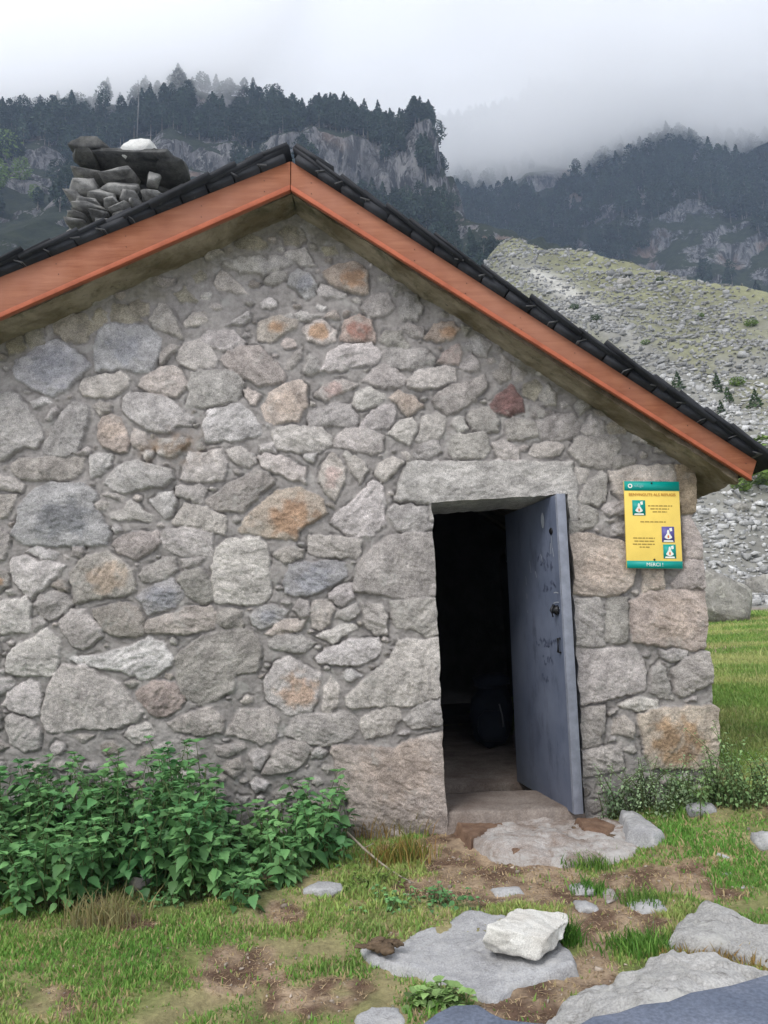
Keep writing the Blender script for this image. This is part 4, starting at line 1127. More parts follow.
gr = mesh('ground', np.stack([X_, Y_, Z_], -1).reshape(-1, 3), grid_faces(*X_.shape), M_GR, col=C_.reshape(-1, 3), smooth=True)
tag(gr, kind='structure')

# ------------------------------------------------------------------ mountains
def mountain(name, X, Y, Z, mat, disp, sc, seed, col):
    nx = fbm3(X * sc, Y * sc, Z * sc * .6, 5, seed, .55); ny2 = fbm3(X * sc + 9, Y * sc, Z * sc * .45, 5, seed + 4, .55)
    Xd = X + disp * nx; Yd = Y + disp * 1.3 * ny2; Zd = Z + disp * .5 * fbm3(X * sc, Y * sc + 5, Z * sc, 4, seed + 8)
    o = mesh(name, np.stack([Xd, Yd, Zd], -1).reshape(-1, 3), grid_faces(*X.shape), mat, smooth=True)
    return tag(o, kind='structure'), Xd, Yd, Zd
def mat_cliff(name, veg, rockA, rockB, th=0.62):
    k = N(name)
    v = k.coords((1, 1, 0.38))
    a = k.noise(.10, 10, .68, v, .6)
    c = k.mix(k.ramp(a, [(0.36, 0.0), (0.62, 1.0)]), rockA, rockB)
    c = k.mix(k.ramp(k.noise(.28, 9, .75, k.coords((1, 1, .28)), .8), [(0.46, 0.0), (0.56, .92)]), c, (.022, .024, .028))
    c = k.mix(k.ramp(k.noise(.42, 8, .8, k.coords((1, 1, .35)), 1.0), [(0.54, 0.0), (0.62, .8)]), c, (.42, .41, .40))
    c = k.mix(k.ramp(k.noise(.06, 5, .6, k.coords((1, 1, .5))), [(0.56, 0.0), (0.68, .6)]), c, (.33, .22, .16))
    gn = k.n('ShaderNodeNewGeometry'); sx = k.n('ShaderNodeSeparateXYZ'); k.l(gn.outputs['Normal'], sx.inputs[0])
    ad = k.n('ShaderNodeMath', operation='MULTIPLY_ADD'); k.l(k.noise(.09, 8, .75), ad.inputs[0]); ad.inputs[1].default_value = 0.9; k.l(sx.outputs['Z'], ad.inputs[2])
    f = k.ramp(ad.outputs[0], [(th + .28, 0.0), (th + .40, 1.0)])
    vg = k.mix(k.ramp(k.noise(.35, 6, .7), [(0.35, 0.0), (0.65, 1.0)]), veg[0], veg[1])
    c = k.mix(f, c, vg)
    return k.done(c, k.bump(k.noise(.35, 10, .8, v), 4.0, 1.0), .95)
VEG = ((.016, .026, .014), (.040, .055, .024))
M_CL1 = mat_cliff('cliff_rock', VEG, (.10, .098, .104), (.33, .32, .32), .70)
M_CL2 = mat_cliff('crag_rock', VEG, (.10, .10, .108), (.31, .31, .32), .66)
E = EYE[2]
# massif on the left: a wooded shelf above a cliff band
cl_px = [(-400, 118, 176), (0, 140, 166), (60, 146, 170), (150, 150, 164), (240, 150, 172), (330, 132, 200), (400, 130, 215), (432, 118, 225)]   # px, cliff top y, cliff foot y
CF = 200.0
q = ray([p[0] for p in cl_px], [p[1] for p in cl_px]); cxs = q[:, 0] / q[:, 1] * CF; ctop = E + q[:, 2] / q[:, 1] * (CF + 4)
q = ray([p[0] for p in cl_px], [p[2] for p in cl_px]); cft = E + q[:, 2] / q[:, 1] * (CF - 4)
rg = ray([-400, 0, 60, 150, 240, 300, 350, 400, 437], [112, 118, 112, 100, 98, 112, 116, 120, 121]); rxs = rg[:, 0] / rg[:, 1] * 236; rz = E + rg[:, 2] / rg[:, 1] * 236
xR = ray(447., 160.)[0] / ray(447., 160.)[1] * CF
def massif(x, y):
    cfy = CF + 9 * fbm(x * .035, x * 0 + 2, 3, 90) + 4 * fbm(x * .12, y * .02, 2, 91)
    d1 = y - cfy; d2 = (xR + 5 * fbm(y * .05, y * 0, 2, 92) + .02 * (y - CF)) - x
    d = np.minimum(d1, d2)
    # crossing the corner softly
    d = np.where((d1 > 0) & (d2 > 0), np.minimum(d1, d2), d)
    zt = np.interp(x, cxs, ctop); zf = np.interp(x, cxs, cft); zr = np.interp(x, rxs, rz) - E * 0
    foot = zf + np.minimum(d + 4, 0) * .95
    cliff = zf + (zt - zf) * ss(-4, 6, d + 3 * fbm(x * .15, y * .15, 3, 93))
    shelf = zt + (zr - zt) * np.clip((d - 6) / 30, 0, 1)
    z = np.where(d < -4, foot, np.where(d < 6, cliff, shelf))
    z = z + 2.5 * fbm(x * .06, y * .06, 4, 94) - np.maximum(d - 40, 0) * .25
    return z
gx = np.arange(-300, 62, 1.1); gy = np.concatenate([np.arange(54, 184, 3), np.arange(184, 222, .7), np.arange(222, 330, 3)])
Xm, Ym = np.meshgrid(gx, gy); Zm = massif(Xm, Ym)
m1, Xa, Ya, Za = mountain('hill', Xm, Ym, Zm, M_CL1, 4.5, .09, 3, None)
# mountain across the valley, on the right
def far_mtn(x, y):
    z = E + 92 + 1.12 * (y - 250) + 0.10 * (x - 60)
    z = z + 34 * fbm(x * .012, y * .004 + 3, 4, 95) + 10 * fbm(x * .045, y * .03, 4, 96)
    st = 16.0; w_ = z / st; fr = w_ - np.floor(w_); z2 = (np.floor(w_) + ss(.25, .75, fr)) * st
    return z * .82 + z2 * .18
gx = np.arange(-60, 420, 2.0); gy = np.arange(151, 470, 2.0)
Xm2, Ym2 = np.meshgrid(gx, gy); Zm2 = far_mtn(Xm2, Ym2)
m2, Xb, Yb, Zb = mountain('hill', Xm2, Ym2, Zm2, M_CL2, 7, .05, 13, None)

# ------------------------------------------------------------------ trees
M_NEED = mat_leaf('pine_needles', (.013, .028, .020), (.034, .058, .034), .15, .1, .7, attr=True)
M_NEEDL = mat_leaf('light_foliage', (.09, .15, .03), (.15, .22, .05), .3, .2, .7, attr=True)
M_BARK = mat_plain('bark', (.17, .15, .13), .9, .3, 3, .02)
def crown(rng, h=10., w_=2.3, n=260, cs=.62, shape='cone', base=.18):
    V = []; C = []
    lean = rng.normal(0, .03, 2)
    lobes = [(rng.uniform(0, 6.28), rng.uniform(base, 1), rng.uniform(.5, 1.25)) for _ in range(16)]
    for i in range(n):
        t = rng.uniform(base, 1) ** .9
        if shape == 'cone': r = w_ * (1 - t) ** .8 * (1.25 if t > base + .08 else .8)
        elif shape == 'round': r = w_ * math.sqrt(max(0, 1 - ((t - .58) / .46) ** 2))
        else: r = w_ * (.35 + .65 * math.sin(math.pi * min(1, (t - base) / (1 - base) * .9 + .12))) * (.8 if t > .9 else 1)
        th = rng.uniform(0, 6.283)
        k = 1.0
        for (a, tt, s_) in lobes:
            dd_ = abs((th - a + math.pi) % 6.283 - math.pi)
            if dd_ < .7 and abs(t - tt) < .12: k = max(k * .9, s_)
        rr = r * k * math.sqrt(rng.uniform(.15, 1))
        c = np.array([math.cos(th) * rr + lean[0] * h * t, math.sin(th) * rr + lean[1] * h * t, t * h + rng.normal(0, .08)])
        s = cs * rng.uniform(.6, 1.3) * (.55 + .6 * (1 - t))
        a = rng.normal(size=3); a[2] *= .45; a /= np.linalg.norm(a); b = np.cross(a, rng.normal(size=3)); b /= np.linalg.norm(b)
        V += [c - a * s, c - b * s * .5, c + a * s, c + b * s * .5]; C += [rng.uniform(.55, 1.5)] * 4
    V = np.array(V); Fq = np.arange(len(V)).reshape(-1, 4); return V, Fq, np.array(C)
def trunk(h, r=.16, frac=.9):
    k = 5; V = []
    for t, rr in ((0, r * 1.2), (.3 * frac, r * .8), (frac, r * .25)):
        for j in range(k): V.append([rr * math.cos(j * 1.2566), rr * math.sin(j * 1.2566), t * h - (.8 if t == 0 else 0)])
    return np.array(V), np.array([[i * k + j, i * k + (j + 1) % k, (i + 1) * k + (j + 1) % k, (i + 1) * k + j] for i in range(2) for j in range(k)])
rt_ = np.random.default_rng(77)
VAR = []
for i in range(8):
    h = rt_.uniform(8.5, 12.5); shp = ['cone', 'round', 'ragged', 'ragged', 'round', 'cone', 'ragged', 'ragged'][i]
    w_ = h * {'cone': .24, 'ragged': .22, 'round': .33}[shp]
    VAR.append((crown(rt_, h, w_, 420, .66, shp, .12 if shp == 'cone' else .3), trunk(h)))
def mass(name, spots, variants, sc_rng, mat, label, cat, rng):
    VV = []; FF = []; CC = []; TV = []; TF = []; nb = 0; nt_ = 0
    for (x, y, z) in spots:
        (cv, cf, cc), (tv, tf) = variants[rng.integers(len(variants))]
        s = rng.uniform(*sc_rng); a = rng.uniform(0, 6.28); c, q_ = math.cos(a) * s, math.sin(a) * s
        R_ = np.array([[c, q_, 0], [-q_, c, 0], [0, 0, s * rng.uniform(.8, 1.2)]])
        VV.append(cv @ R_ + [x, y, z]); FF.append(cf + nb); CC.append(cc * rng.uniform(.7, 1.3)); nb += len(cv)
        TV.append(tv @ R_ + [x, y, z]); TF.append(tf + nt_); nt_ += len(tv)
    o = mesh(name, np.vstack(VV), np.vstack(FF), mat, col=np.repeat(np.concatenate(CC)[:, None], 3, 1))
    tag(o, label, cat, kind='stuff')
    t = mesh('trunks', np.vstack(TV), np.vstack(TF), M_BARK, o); t['kind'] = 'stuff'
    return o
def surf_pts(X, Y, Z, n, rng, cond, thin=None):
    out = []
    ii = rng.integers(0, X.shape[0] - 1, n * 14); jj = rng.integers(0, X.shape[1] - 1, n * 14)
    x = X[ii, jj]; y = Y[ii, jj]; z = Z[ii, jj]
    P = np.stack([x, y, z], -1); px, py = proj(P)
    dz = np.abs(Z[ii + 1, jj] - z) / (np.abs(Y[ii + 1, jj] - y) + .4)
    k = cond(x, y, z, px, py, dz) 
    return np.stack([x, y, z], -1)[k][:n]
rng = np.random.default_rng(5)
def condL(x, y, z, px, py, dz):
    shelf = (y > CF + 5) & (x < xR + 2) & (y < 262)
    talus = (y < CF - 4) & (py < 330) & ((px > 300) | (fbm(x * .04, y * .04, 2, 105) > .12)) & (fbm(x * .05, y * .05, 2, 101) > -.05)
    face = (dz > 1.2) & (fbm(x * .09, z * .09, 2, 102) > .20)
    return (px > -90) & (px < 540) & (shelf | talus | face)
ptsL = surf_pts(Xa, Ya, Za, 1500, rng, condL)
def condR(x, y, z, px, py, dz):
    n = fbm(x * .022, z * .03, 3, 103)
    return (px > 440) & (px < 860) & (py < 330) & (py > 95) & (n > -.13 - .1 * (py > 240)) & (dz < 3)
ptsR = surf_pts(Xb, Yb, Zb, 2100, rng, condR)
px_, py_ = proj(ptsL); rid = np.where((ptsL[:, 1] > CF + 5) & (px_ > -20) & (px_ < 445))[0]
# the trees that stand on the skyline: highest in the picture within each 5-pixel column
best = {}
for i in rid:
    c = int(px_[i] // 6)
    if c not in best or py_[i] < py_[best[c]]: best[c] = i
solo = sorted(best.values())
mask = np.ones(len(ptsL), bool); mask[solo] = False
ya_ = rng.uniform(150, 215, 260); xa_ = ya_ * rng.uniform(.06, .178, 260); notch = np.stack([xa_, ya_, ground_z(xa_, ya_)], -1)
qx, qy = proj(notch); notch = notch[(qx < 524 + rng.normal(0, 5, 260))]; ptsL = np.vstack([ptsL, notch]); mask = np.concatenate([mask, np.ones(len(notch), bool)])
mass('forest', ptsL[mask], VAR, (.55, .95), M_NEED, 'dark pine forest covering the wooded shelf and ledges of the left cliff', 'forest', rng)
pxr, pyr = proj(ptsR); best = {}
for i in range(len(ptsR)):
    c = int(pxr[i] // 7)
    if pxr[i] < 450 or pxr[i] > 790: continue
    if c not in best or ptsR[i, 1] < ptsR[best[c], 1]: best[c] = i
soloR = sorted(best.values())
maskR = np.ones(len(ptsR), bool); maskR[soloR] = False
mass('forest', ptsR[maskR], VAR, (.8, 1.35), M_NEED, 'dark conifer forest on the foggy mountain to the right', 'forest', rng)
protos = []
def tree_obj(i, pos, s, group, label, mat=M_NEED, name='pine_tree', cat='tree', var=None):
    (cv, cf, cc), (tv, tf) = (var or VAR[i])
    key = (id(cv), mat.name)
    r = empty(name, tuple(pos)); tag(r, label, cat, group)
    if key not in tree_cache:
        c = mesh('crown', cv, cf, mat, None, col=np.repeat(cc[:, None], 3, 1)); t = mesh('trunk', tv, tf, M_BARK)
        tree_cache[key] = (c, t)
    else:
        c0, t0 = tree_cache[key]; c = c0.copy(); t = t0.copy(); COL.objects.link(c); COL.objects.link(t)
    c.parent = r; t.parent = r; r.scale = (s, s, s); r.rotation_euler.z = rng.uniform(0, 6.28)
    return r
tree_cache = {}
def tree_label(p):
    x = float(proj(np.array(p))[0])
    for lim, t in ((70, 'left of the chimney'), (200, 'above the chimney'), (290, 'above the left roof slope'), (380, 'above the right roof slope'), (999, 'at the right end of the cliff')):
        if x < lim: return 'dark mountain pine on the misty skyline ' + t
def tree_group(p): return 'skyline pines ' + tree_label(p).split('skyline ')[1]
for i in solo: tree_obj(int(rng.integers(8)), ptsL[i], rng.uniform(.5, .85), tree_group(ptsL[i]), tree_label(ptsL[i]))
for i in soloR: tree_obj(int(rng.integers(8)), ptsR[i], rng.uniform(.8, 1.3), 'conifers along the foot of the right mountain', 'dark conifer along the lower edge of the right mountain forest')
BRD = [(crown(np.random.default_rng(500 + i), 7.5, 3.2, 420, .55, 'round', .1), trunk(7.5, .12, .6)) for i in range(2)]
PXA, PYA = proj(np.stack([Xa, Ya, Za], -1))
for i, (x, y, sc_t, lb) in enumerate([(6, 160, 1.2, 'bright green leafy tree at the left photo edge below the pines'), (20, 182, .9, 'light green leafy tree lower down the slope at the left edge'), (-6, 190, 1.1, 'green leafy tree cut by the left photo edge above the roof'),
      (34, 200, .6, 'small green tree just over the slates at far left')]):
    k_ = np.argmin((PXA - x) ** 2 + (PYA - y) ** 2 + np.where(Ya > 230, 1e6, 0)); p = np.array([Xa.ravel()[k_], Ya.ravel()[k_], Za.ravel()[k_]])
    tree_obj(0, p, sc_t, None, lb, M_NEEDL, 'leafy_tree', 'tree', BRD[i % 2])
# bare dead trunks on the left cliff
def dead(px, py0, py1):
    Yd = 206.; b = at_Y(float(px), float(py0), Yd); t = at_Y(float(px) + 1, float(py1), Yd)
    mb = MB(); m_ = (b + t) / 2 + [.3, 0, 0]; mb.tube([b - [0, 0, 3], m_, t], [.20, .15, .06], 5)
    for q in range(5):
        p = b + (t - b) * random.uniform(.4, .95); mb.tube([p, p + np.array([random.uniform(-1.6, 1.6), 0, random.uniform(.1, .9)])], [.10, .03], 4)
    o = mb.build('dead_tree', mat_plain('dead_wood', (.20, .19, .18), .9, .2, 3, .01)); return o
tag(dead(137, 128, 80), 'tall bare grey trunk rising through the pines above the chimney', 'dead tree')
tag(dead(316, 150, 120), 'pale bare dead trunk on the cliff edge right of the roof ridge', 'dead tree')

# small conifers and bushes on the scree, each placed where its ray meets the slope
CV = [(crown(np.random.default_rng(200 + i), 3.2, 1.0, 220, .30, 'cone', .03), trunk(3.2, .08)) for i in range(3)]
BV = [(crown(np.random.default_rng(300 + i), 2.0, 1.6, 240, .34, 'round', .1), trunk(2.0, .06, .6)) for i in range(3)]
def on_slope(px, py, hpx, var, mat, name, cat, label, base_h, group=None):
    p = hit_ground(px, py, 24); s = hpx * p[1] / F / base_h
    return tree_obj(0, p - [0, 0, .15 * s], s, group, label, mat, name, cat, var)
M_FIR = mat_leaf('young_fir_needles', (.03, .06, .02), (.06, .10, .035), .4, .1, .7, attr=True)
for i, (x, y, h, lb) in enumerate([(678, 390, 20, 'young conifer just above the slates, leftmost of the small scree firs'), (718, 392, 20, 'dark young conifer in the middle of the scree above the roof'),
      (729, 403, 18, 'small dark conifer right below its taller neighbour on the scree'), (756, 408, 21, 'darkest young conifer on the scree near the right photo edge'), (722, 415, 16, 'lowest small conifer on the scree, half behind the slate edge')]):
    on_slope(x, y, h, CV[i % 3], M_FIR, 'young_fir', 'tree', lb, 3.2)
for i, (x, y, h, lb) in enumerate([(752, 327, 9, 'round bush on the grey scree at the right edge below the grassy crest'), (596, 322, 8, 'low green bush beside the pale scree streak'), (700, 318, 6, 'small dark bush in the middle of the upper scree'),
      (574, 310, 7, 'tiny green bush at the top of the pale scree streak'), (645, 345, 6, 'flat green bush on the scree just over the roof'), (660, 282, 6, 'low bush on the grassy crest'), (738, 386, 10, 'pale green bush among the young conifers')]):
    on_slope(x, y, h, BV[i % 3], M_FIR if i % 2 else M_NEEDL, 'bush', 'bush', lb, 2.0)
for i, (x, y, h, lb) in enumerate([(756, 486, 34, 'bright green bush under the right end of the roof'), (775, 470, 40, 'leafy green bush cut by the right photo edge at roof level'), (742, 492, 16, 'small green bush tucked beneath the end of the bargeboard')]):
    on_slope(x, y, h, BV[i % 3], M_NEEDL, 'bush', 'bush', lb, 2.0)

# ------------------------------------------------------------------ loose rocks of the scree (nobody could count them)
def rock_variants(n, seed, rough=.03):
    out = []
    for i in range(n):
        r = np.random.default_rng(seed + i); V, Fc = hull_rock(r, (1, r.uniform(.5, .9), r.uniform(.35, .7)), 9, 0, rough); out.append((V, Fc))
    return out
RV = rock_variants(12, 400)
def scatter_rocks(pos, sizes, rng):
    VV = []; FF = []; CC = []; nb = 0
    for p, s in zip(pos, sizes):
        V, Fc = RV[rng.integers(len(RV))]; a = rng.uniform(0, 6.28); c, q_ = math.cos(a), math.sin(a)
        V = (V * s) @ np.array([[c, q_, 0], [-q_, c, 0], [0, 0, 1]]) + p
        VV.append(V); FF.append(Fc + nb); nb += len(V); k_ = rng.uniform(.24, .50) * (1.15 if p[1] < 45 else .72); CC.append(np.full((len(V), 3), k_) * [1, .995, .98])
    return np.vstack(VV), np.vstack(FF), np.vstack(CC)
rng = np.random.default_rng(15)
n = 26000
yy = np.exp(rng.uniform(math.log(22.3), math.log(130), n)); ax = rng.uniform(.16, .72, n); xx = ax * yy
eC = np.interp(ax, CA, CE); yC = (KT * Y0 + .35) / np.maximum(KT - eC, .06)
keep_ = (yy < yC * (.985 + .03 * rng.random(n))) & ((fbm(xx * .07, yy * .07, 4, 83) < .22) | (rng.random(n) < .45))
xx = xx[keep_]; yy = yy[keep_]; zz = ground_z(xx, yy)
sz = (.16 + .0034 * yy) * np.exp(rng.normal(0, .42, len(xx)))
V, Fq, Cc = scatter_rocks(np.stack([xx, yy, zz + sz * .08], -1), sz, rng)
M_SC = mat_attr('scree_rock', .95, .22, 2.5, .05, 14)
tag(mesh('scree', V, Fq, M_SC, col=Cc), 'pale grey broken rock covering the slope behind the hut', 'scree', kind='stuff')
# boulder behind the corner and others on the slope
M_BOULD = mat_rock('boulder_rock', (.20, .19, .17), (.38, .36, .33), 2.6, (.07, .07, .06), .12, .8, (.50, .48, .43))
def boulder(px, py, wpx, hpx, label, seed, mat=M_BOULD, y0=5):
    p = hit_ground(px, py, y0); k_ = p[1] / F
    o = rock_obj('boulder', (p[0], p[1] + wpx * k_ * .3, p[2] + hpx * k_ * .42), (wpx * k_, wpx * k_ * .8, hpx * k_ * 1.15), mat, seed, n=30, rough=.08)
    return tag(o, label, 'boulder')
boulder(728, 622, 76, 52, 'large lichen-spotted boulder on the grass beyond the hut corner', 51)
boulder(700, 613, 40, 38, 'grey boulder tucked directly against the hut corner', 53)
boulder(766, 596, 30, 22, 'grey boulder at the scree foot, by the right photo edge', 57)
boulder(625, 285, 18, 9, 'isolated grey boulder on the crest of the scree', 54, y0=30)
boulder(612, 292, 14, 7, 'smaller grey boulder left of the one on the scree crest', 55, y0=30)
boulder(742, 512, 20, 11, 'pale block in the white scree under the eaves', 56, y0=22)

# ------------------------------------------------------------------ bedrock, slabs and stones in front of the door
def gpx(pts, z=None, dz=0.0):
    out = []
    for (x, y) in pts:
        p = hit_ground(float(x), float(y), .8, 30) if z is None else at_z(float(x), float(y), z)
        out.append((p[0], p[1]))
    return out
M_SLAB = mat_rock('slab_rock', (.30, .30, .31), (.44, .44, .445), 6, (.15, .14, .13), .018, .6, (.47, .465, .46))
M_SLAB2 = mat_rock('pinkish_slab_rock', (.20, .15, .12), (.46, .44, .425), 5, (.15, .095, .065), .015, .9, (.42, .41, .40))
M_BED = mat_rock('bedrock', (.33, .325, .315), (.50, .49, .475), 4.5, (.10, .09, .075), .03, .85, (.46, .455, .43))
def slab(name, pts, h, mat, label, cat='rock', **kw):
    P = np.array(gpx(pts)); c = P.mean(0); z0 = float(np.mean(ground_z(P[:, 0], P[:, 1]))) + h
    o = slab_grid(name, P, z0, mat, **kw); return tag(o, label, cat), z0
FL, zFL = slab('flat_rock', [(359, 953), (374, 944), (408, 936), (441, 924), (469, 916), (499, 917), (545, 925), (565, 948), (578, 965), (580, 978), (543, 985), (516, 992), (499, 1008), (475, 1002), (441, 988), (418, 978), (374, 969)], .018, M_SLAB,
     'large flat grey rock slab in the grass carrying the white block', amp=.012, res=.007, edge=.016, depth=.08, seed=12, dome=.012)
slab('flat_rock', [(447, 812), (520, 806), (600, 808), (625, 822), (645, 850), (628, 862), (560, 868), (490, 862), (470, 845), (455, 828)], .030, M_SLAB2,
     'flat pinkish-grey rock shelf directly in front of the doorway', amp=.018, res=.008, edge=.025, depth=.07, seed=15, dome=.006, ridges=.006)
slab('stone', [(620, 822), (640, 818), (668, 838), (655, 848), (625, 845)], .045, M_SLAB, 'pale blue-grey stone at the right end of the rock shelf by the door', amp=.012, res=.007, edge=.02, depth=.10, seed=18, dome=.02)
BR, zB = slab('bedrock', [(655, 952), (666, 938), (685, 928), (704, 920), (734, 925), (768, 935), (850, 955), (900, 985), (820, 985), (760, 968), (700, 957)], .05, M_BED,
     'humped lichen-covered bedrock at the right edge with a brown hollow', amp=.018, res=.006, edge=.035, depth=.14, seed=21, dome=.05, ridges=.010)
slab('bedrock', [(530, 1045), (556, 1016), (600, 993), (640, 972), (672, 963), (700, 972), (735, 976), (770, 986), (820, 1010), (800, 1100), (600, 1100)], .035, M_BED,
     'rounded pale bedrock behind the dark slate at the bottom right', amp=.020, res=.006, edge=.035, depth=.14, seed=24, dome=.07, ridges=.012)
slab('flat_rock', [(348, 1022), (365, 1010), (400, 1009), (408, 1022), (400, 1040), (350, 1040)], .015, M_SLAB, 'small flat rock at the bottom edge beside the leafy plant', amp=.008, res=.007, edge=.02, depth=.08, seed=26)
for i, (pts, h, lb, m_) in enumerate([
    ([(306, 888), (318, 880), (342, 884), (340, 894), (312, 896)], .035, 'light grey stone in the grass at the right foot of the nettles', M_SLAB),
    ([(490, 893), (498, 885), (522, 884), (526, 892), (500, 898)], .022, 'flat grey stone in the soil above the white block', M_SLAB),
    ([(574, 888), (580, 880), (592, 882), (596, 892), (578, 895)], .03, 'small greenish-grey stone in the middle of the bare path', M_SLAB),
    ([(576, 902), (590, 898), (600, 906), (590, 914), (577, 911)], .025, 'small round grey stone just below the greenish one on the path', M_SLAB),
    ([(632, 898), (645, 892), (668, 902), (664, 912), (640, 910)], .02, 'flat light stone in the grass right of the path', M_SLAB),
    ([(606, 880), (618, 884), (616, 902), (606, 902)], .015, 'narrow upright-grained stone in the bare path', M_SLAB2),
    ([(715, 852), (725, 850), (730, 858), (718, 861)], .02, 'little grey stone in the grass at right, left of the white one', M_SLAB),
    ([(758, 838), (772, 834), (776, 850), (762, 850)], .06, 'white stone in the grass cut by the right photo edge', M_SLAB),
    ([(690, 806), (706, 801), (718, 808), (712, 816), (694, 815)], .05, 'grey stone under the low shrub by the corner', M_SLAB),
    ([(738, 884), (752, 883), (756, 890), (742, 892)], .012, 'thin pale stone flush with the grass at right', M_SLAB),
    ([(722, 872), (732, 872), (735, 878), (724, 879)], .012, 'tiny pale stone above the thin flush one at right', M_SLAB)]):
    P = np.array(pts, float); c_p = P.mean(0); hp = hit_ground(c_p[0], P[:, 1].max() - 2, 1); k_ = hp[1] / F
    wpx = np.ptp(P[:, 0]); hpx = np.ptp(P[:, 1])
    o = rock_obj('stone', (hp[0], hp[1] + .02, hp[2] + h * .15), (wpx * k_ * 1.05, max(hpx * k_ * 1.9, wpx * k_ * .5), max(h * 1.8, .03)), m_, 70 + i, rotz=rc.uniform(-.3, .3), n=26, rough=.05)
    tag(o, lb, 'stone')
# pinkish stone among the nettles
p = hit_ground(141., 889., 1); o = rock_obj('stone', (p[0], p[1], p[2] + .03), (.12, .10, .10), mat_rock('pinkish_stone', (.36, .32, .31), (.46, .43, .42), 12, (.2, .17, .16), .005, .3), 61, n=20)
tag(o, 'pale pinkish stone peeping out at the foot of the nettles', 'stone')
# the white block resting on the slab
p0 = at_z(525., 945., zFL + .02); s0 = p0[1] / F
def block(name, outline, depth, mat, seed, Yc_b):
    r = np.random.default_rng(seed); import bmesh
    bm = bmesh.new()
    cx0, cy0 = np.mean(outline, 0)
    for j, f in ((-1, .80), (-.7, 1.0), (.5, .97), (1, .75)):
        for (x, y) in outline:
            P = at_Y(cx0 + (x - cx0) * f * r.uniform(.95, 1.02), cy0 + (y - cy0) * f * r.uniform(.93, 1.02) - 3 * j, Yc_b)
            bm.verts.new(P + np.array([0, j * depth / 2, 0]))
    bmesh.ops.convex_hull(bm, input=bm.verts)
    bmesh.ops.delete(bm, geom=[v for v in bm.verts if not v.link_faces], context='VERTS')
    bmesh.ops.triangulate(bm, faces=bm.faces)
    for _ in range(4):
        bmesh.ops.subdivide_edges(bm, edges=[e for e in bm.edges if e.calc_length() > .014], cuts=1); bmesh.ops.triangulate(bm, faces=bm.faces)
    bm.verts.index_update(); V = np.array([v.co[:] for v in bm.verts]); Fc = np.array([[v.index for v in f.verts] for f in bm.faces]); bm.free()
    c = V.mean(0); n_ = V - c; n_ /= np.linalg.norm(n_, axis=1, keepdims=True)
    q = V * 9
    V = V + n_ * (.009 * fbm3(q[:, 0] * 2, q[:, 1] * 2, q[:, 2] * 2, 4, 5, .6) - .010 * np.abs(fbm3(q[:, 0] * 1.5, q[:, 1] * 1.5, q[:, 2] * 3, 3, 9)) * 2)[:, None]
    return mesh(name, V, Fc, mat, smooth=False)
M_WB = mat_rock('white_block_rock', (.52, .50, .46), (.68, .67, .63), 9, (.27, .25, .21), .010, .6)
def hull_block(name, pts, mat, seed, fine=.011):
    import bmesh
    bm = bmesh.new()
    for P in pts: bm.verts.new(P)
    bmesh.ops.convex_hull(bm, input=bm.verts)
    bmesh.ops.delete(bm, geom=[v for v in bm.verts if not v.link_faces], context='VERTS')
    bmesh.ops.triangulate(bm, faces=bm.faces)
    for _ in range(6):
        e_ = [e for e in bm.edges if e.calc_length() > fine]
        if not e_: break
        bmesh.ops.subdivide_edges(bm, edges=e_, cuts=1); bmesh.ops.triangulate(bm, faces=bm.faces)
    for _ in range(2): bmesh.ops.smooth_vert(bm, verts=bm.verts, factor=.4, use_axis_x=True, use_axis_y=True, use_axis_z=True)
    bm.normal_update(); bm.verts.index_update(); V = np.array([v.co[:] for v in bm.verts]); n_ = np.array([v.normal[:] for v in bm.verts]); Fc = np.array([[v.index for v in f.verts] for f in bm.faces]); bm.free()
    q = V * 14 + seed
    V = V + n_ * (.010 * fbm3(q[:, 0], q[:, 1], q[:, 2], 5, 5, .62) - .010 * np.abs(fbm3(q[:, 0] * .8, q[:, 1] * .8, q[:, 2] * 2, 3, 9)) * 2)[:, None]
    return mesh(name, V, Fc, mat, smooth=False)
Yq = float(at_z(536., 962., zFL + .02)[1])
bp = [(517, 907, .23), (567, 914, .24), (569, 920, .20), (548, 936, .02), (500, 930, .03), (487, 925, .06), (482, 938, .05), (484, 949, .07), (507, 951, .03), (523, 957, .01), (538, 962, .0), (553, 952, .03), (564, 940, .12), (520, 915, .26), (555, 925, .30)]
wb = hull_block('rock', [at_Y(float(a), float(b), Yq + c) for a, b, c in bp] + [np.array([at_Y(520., 940., Yq)[0], Yq + .25, zFL])], M_WB, 3)
tag(wb, 'angular whitish block of stone lying on the flat grey slab', 'rock')
# dried dung / bark crumbs on the rocks
M_DUNG = mat_rock('dry_dung', (.10, .07, .045), (.20, .14, .09), 22, (.04, .03, .02), .02, .6)
def crumbs(px, py, wpx, hpx, n, label, seed, z):
    r = np.random.default_rng(seed); VV = []; FF = []; nb = 0
    for i in range(n):
        p = at_z(px + r.normal(0, wpx / 3.6), py + r.normal(0, hpx / 3.6), z)
        V, Fc = hull_rock(r, (r.uniform(.03, .07), r.uniform(.03, .05), r.uniform(.015, .03)), 12, 1, .12)
        VV.append(V + p + [0, 0, .008]); FF.append(Fc + nb); nb += len(V)
    o = mesh('dried_dung', np.vstack(VV), np.vstack(FF), M_DUNG); o['kind'] = 'stuff'; return tag(o, label, 'dung')
crumbs(382, 948, 34, 12, 16, 'brown crumbly dung on the left end of the flat slab', 4, zFL + .018)
zsh = float(ground_z(.8, 3.7)) + .03
crumbs(600, 836, 40, 12, 22, 'dark brown dry dung on the rock shelf by the door', 6, zsh)

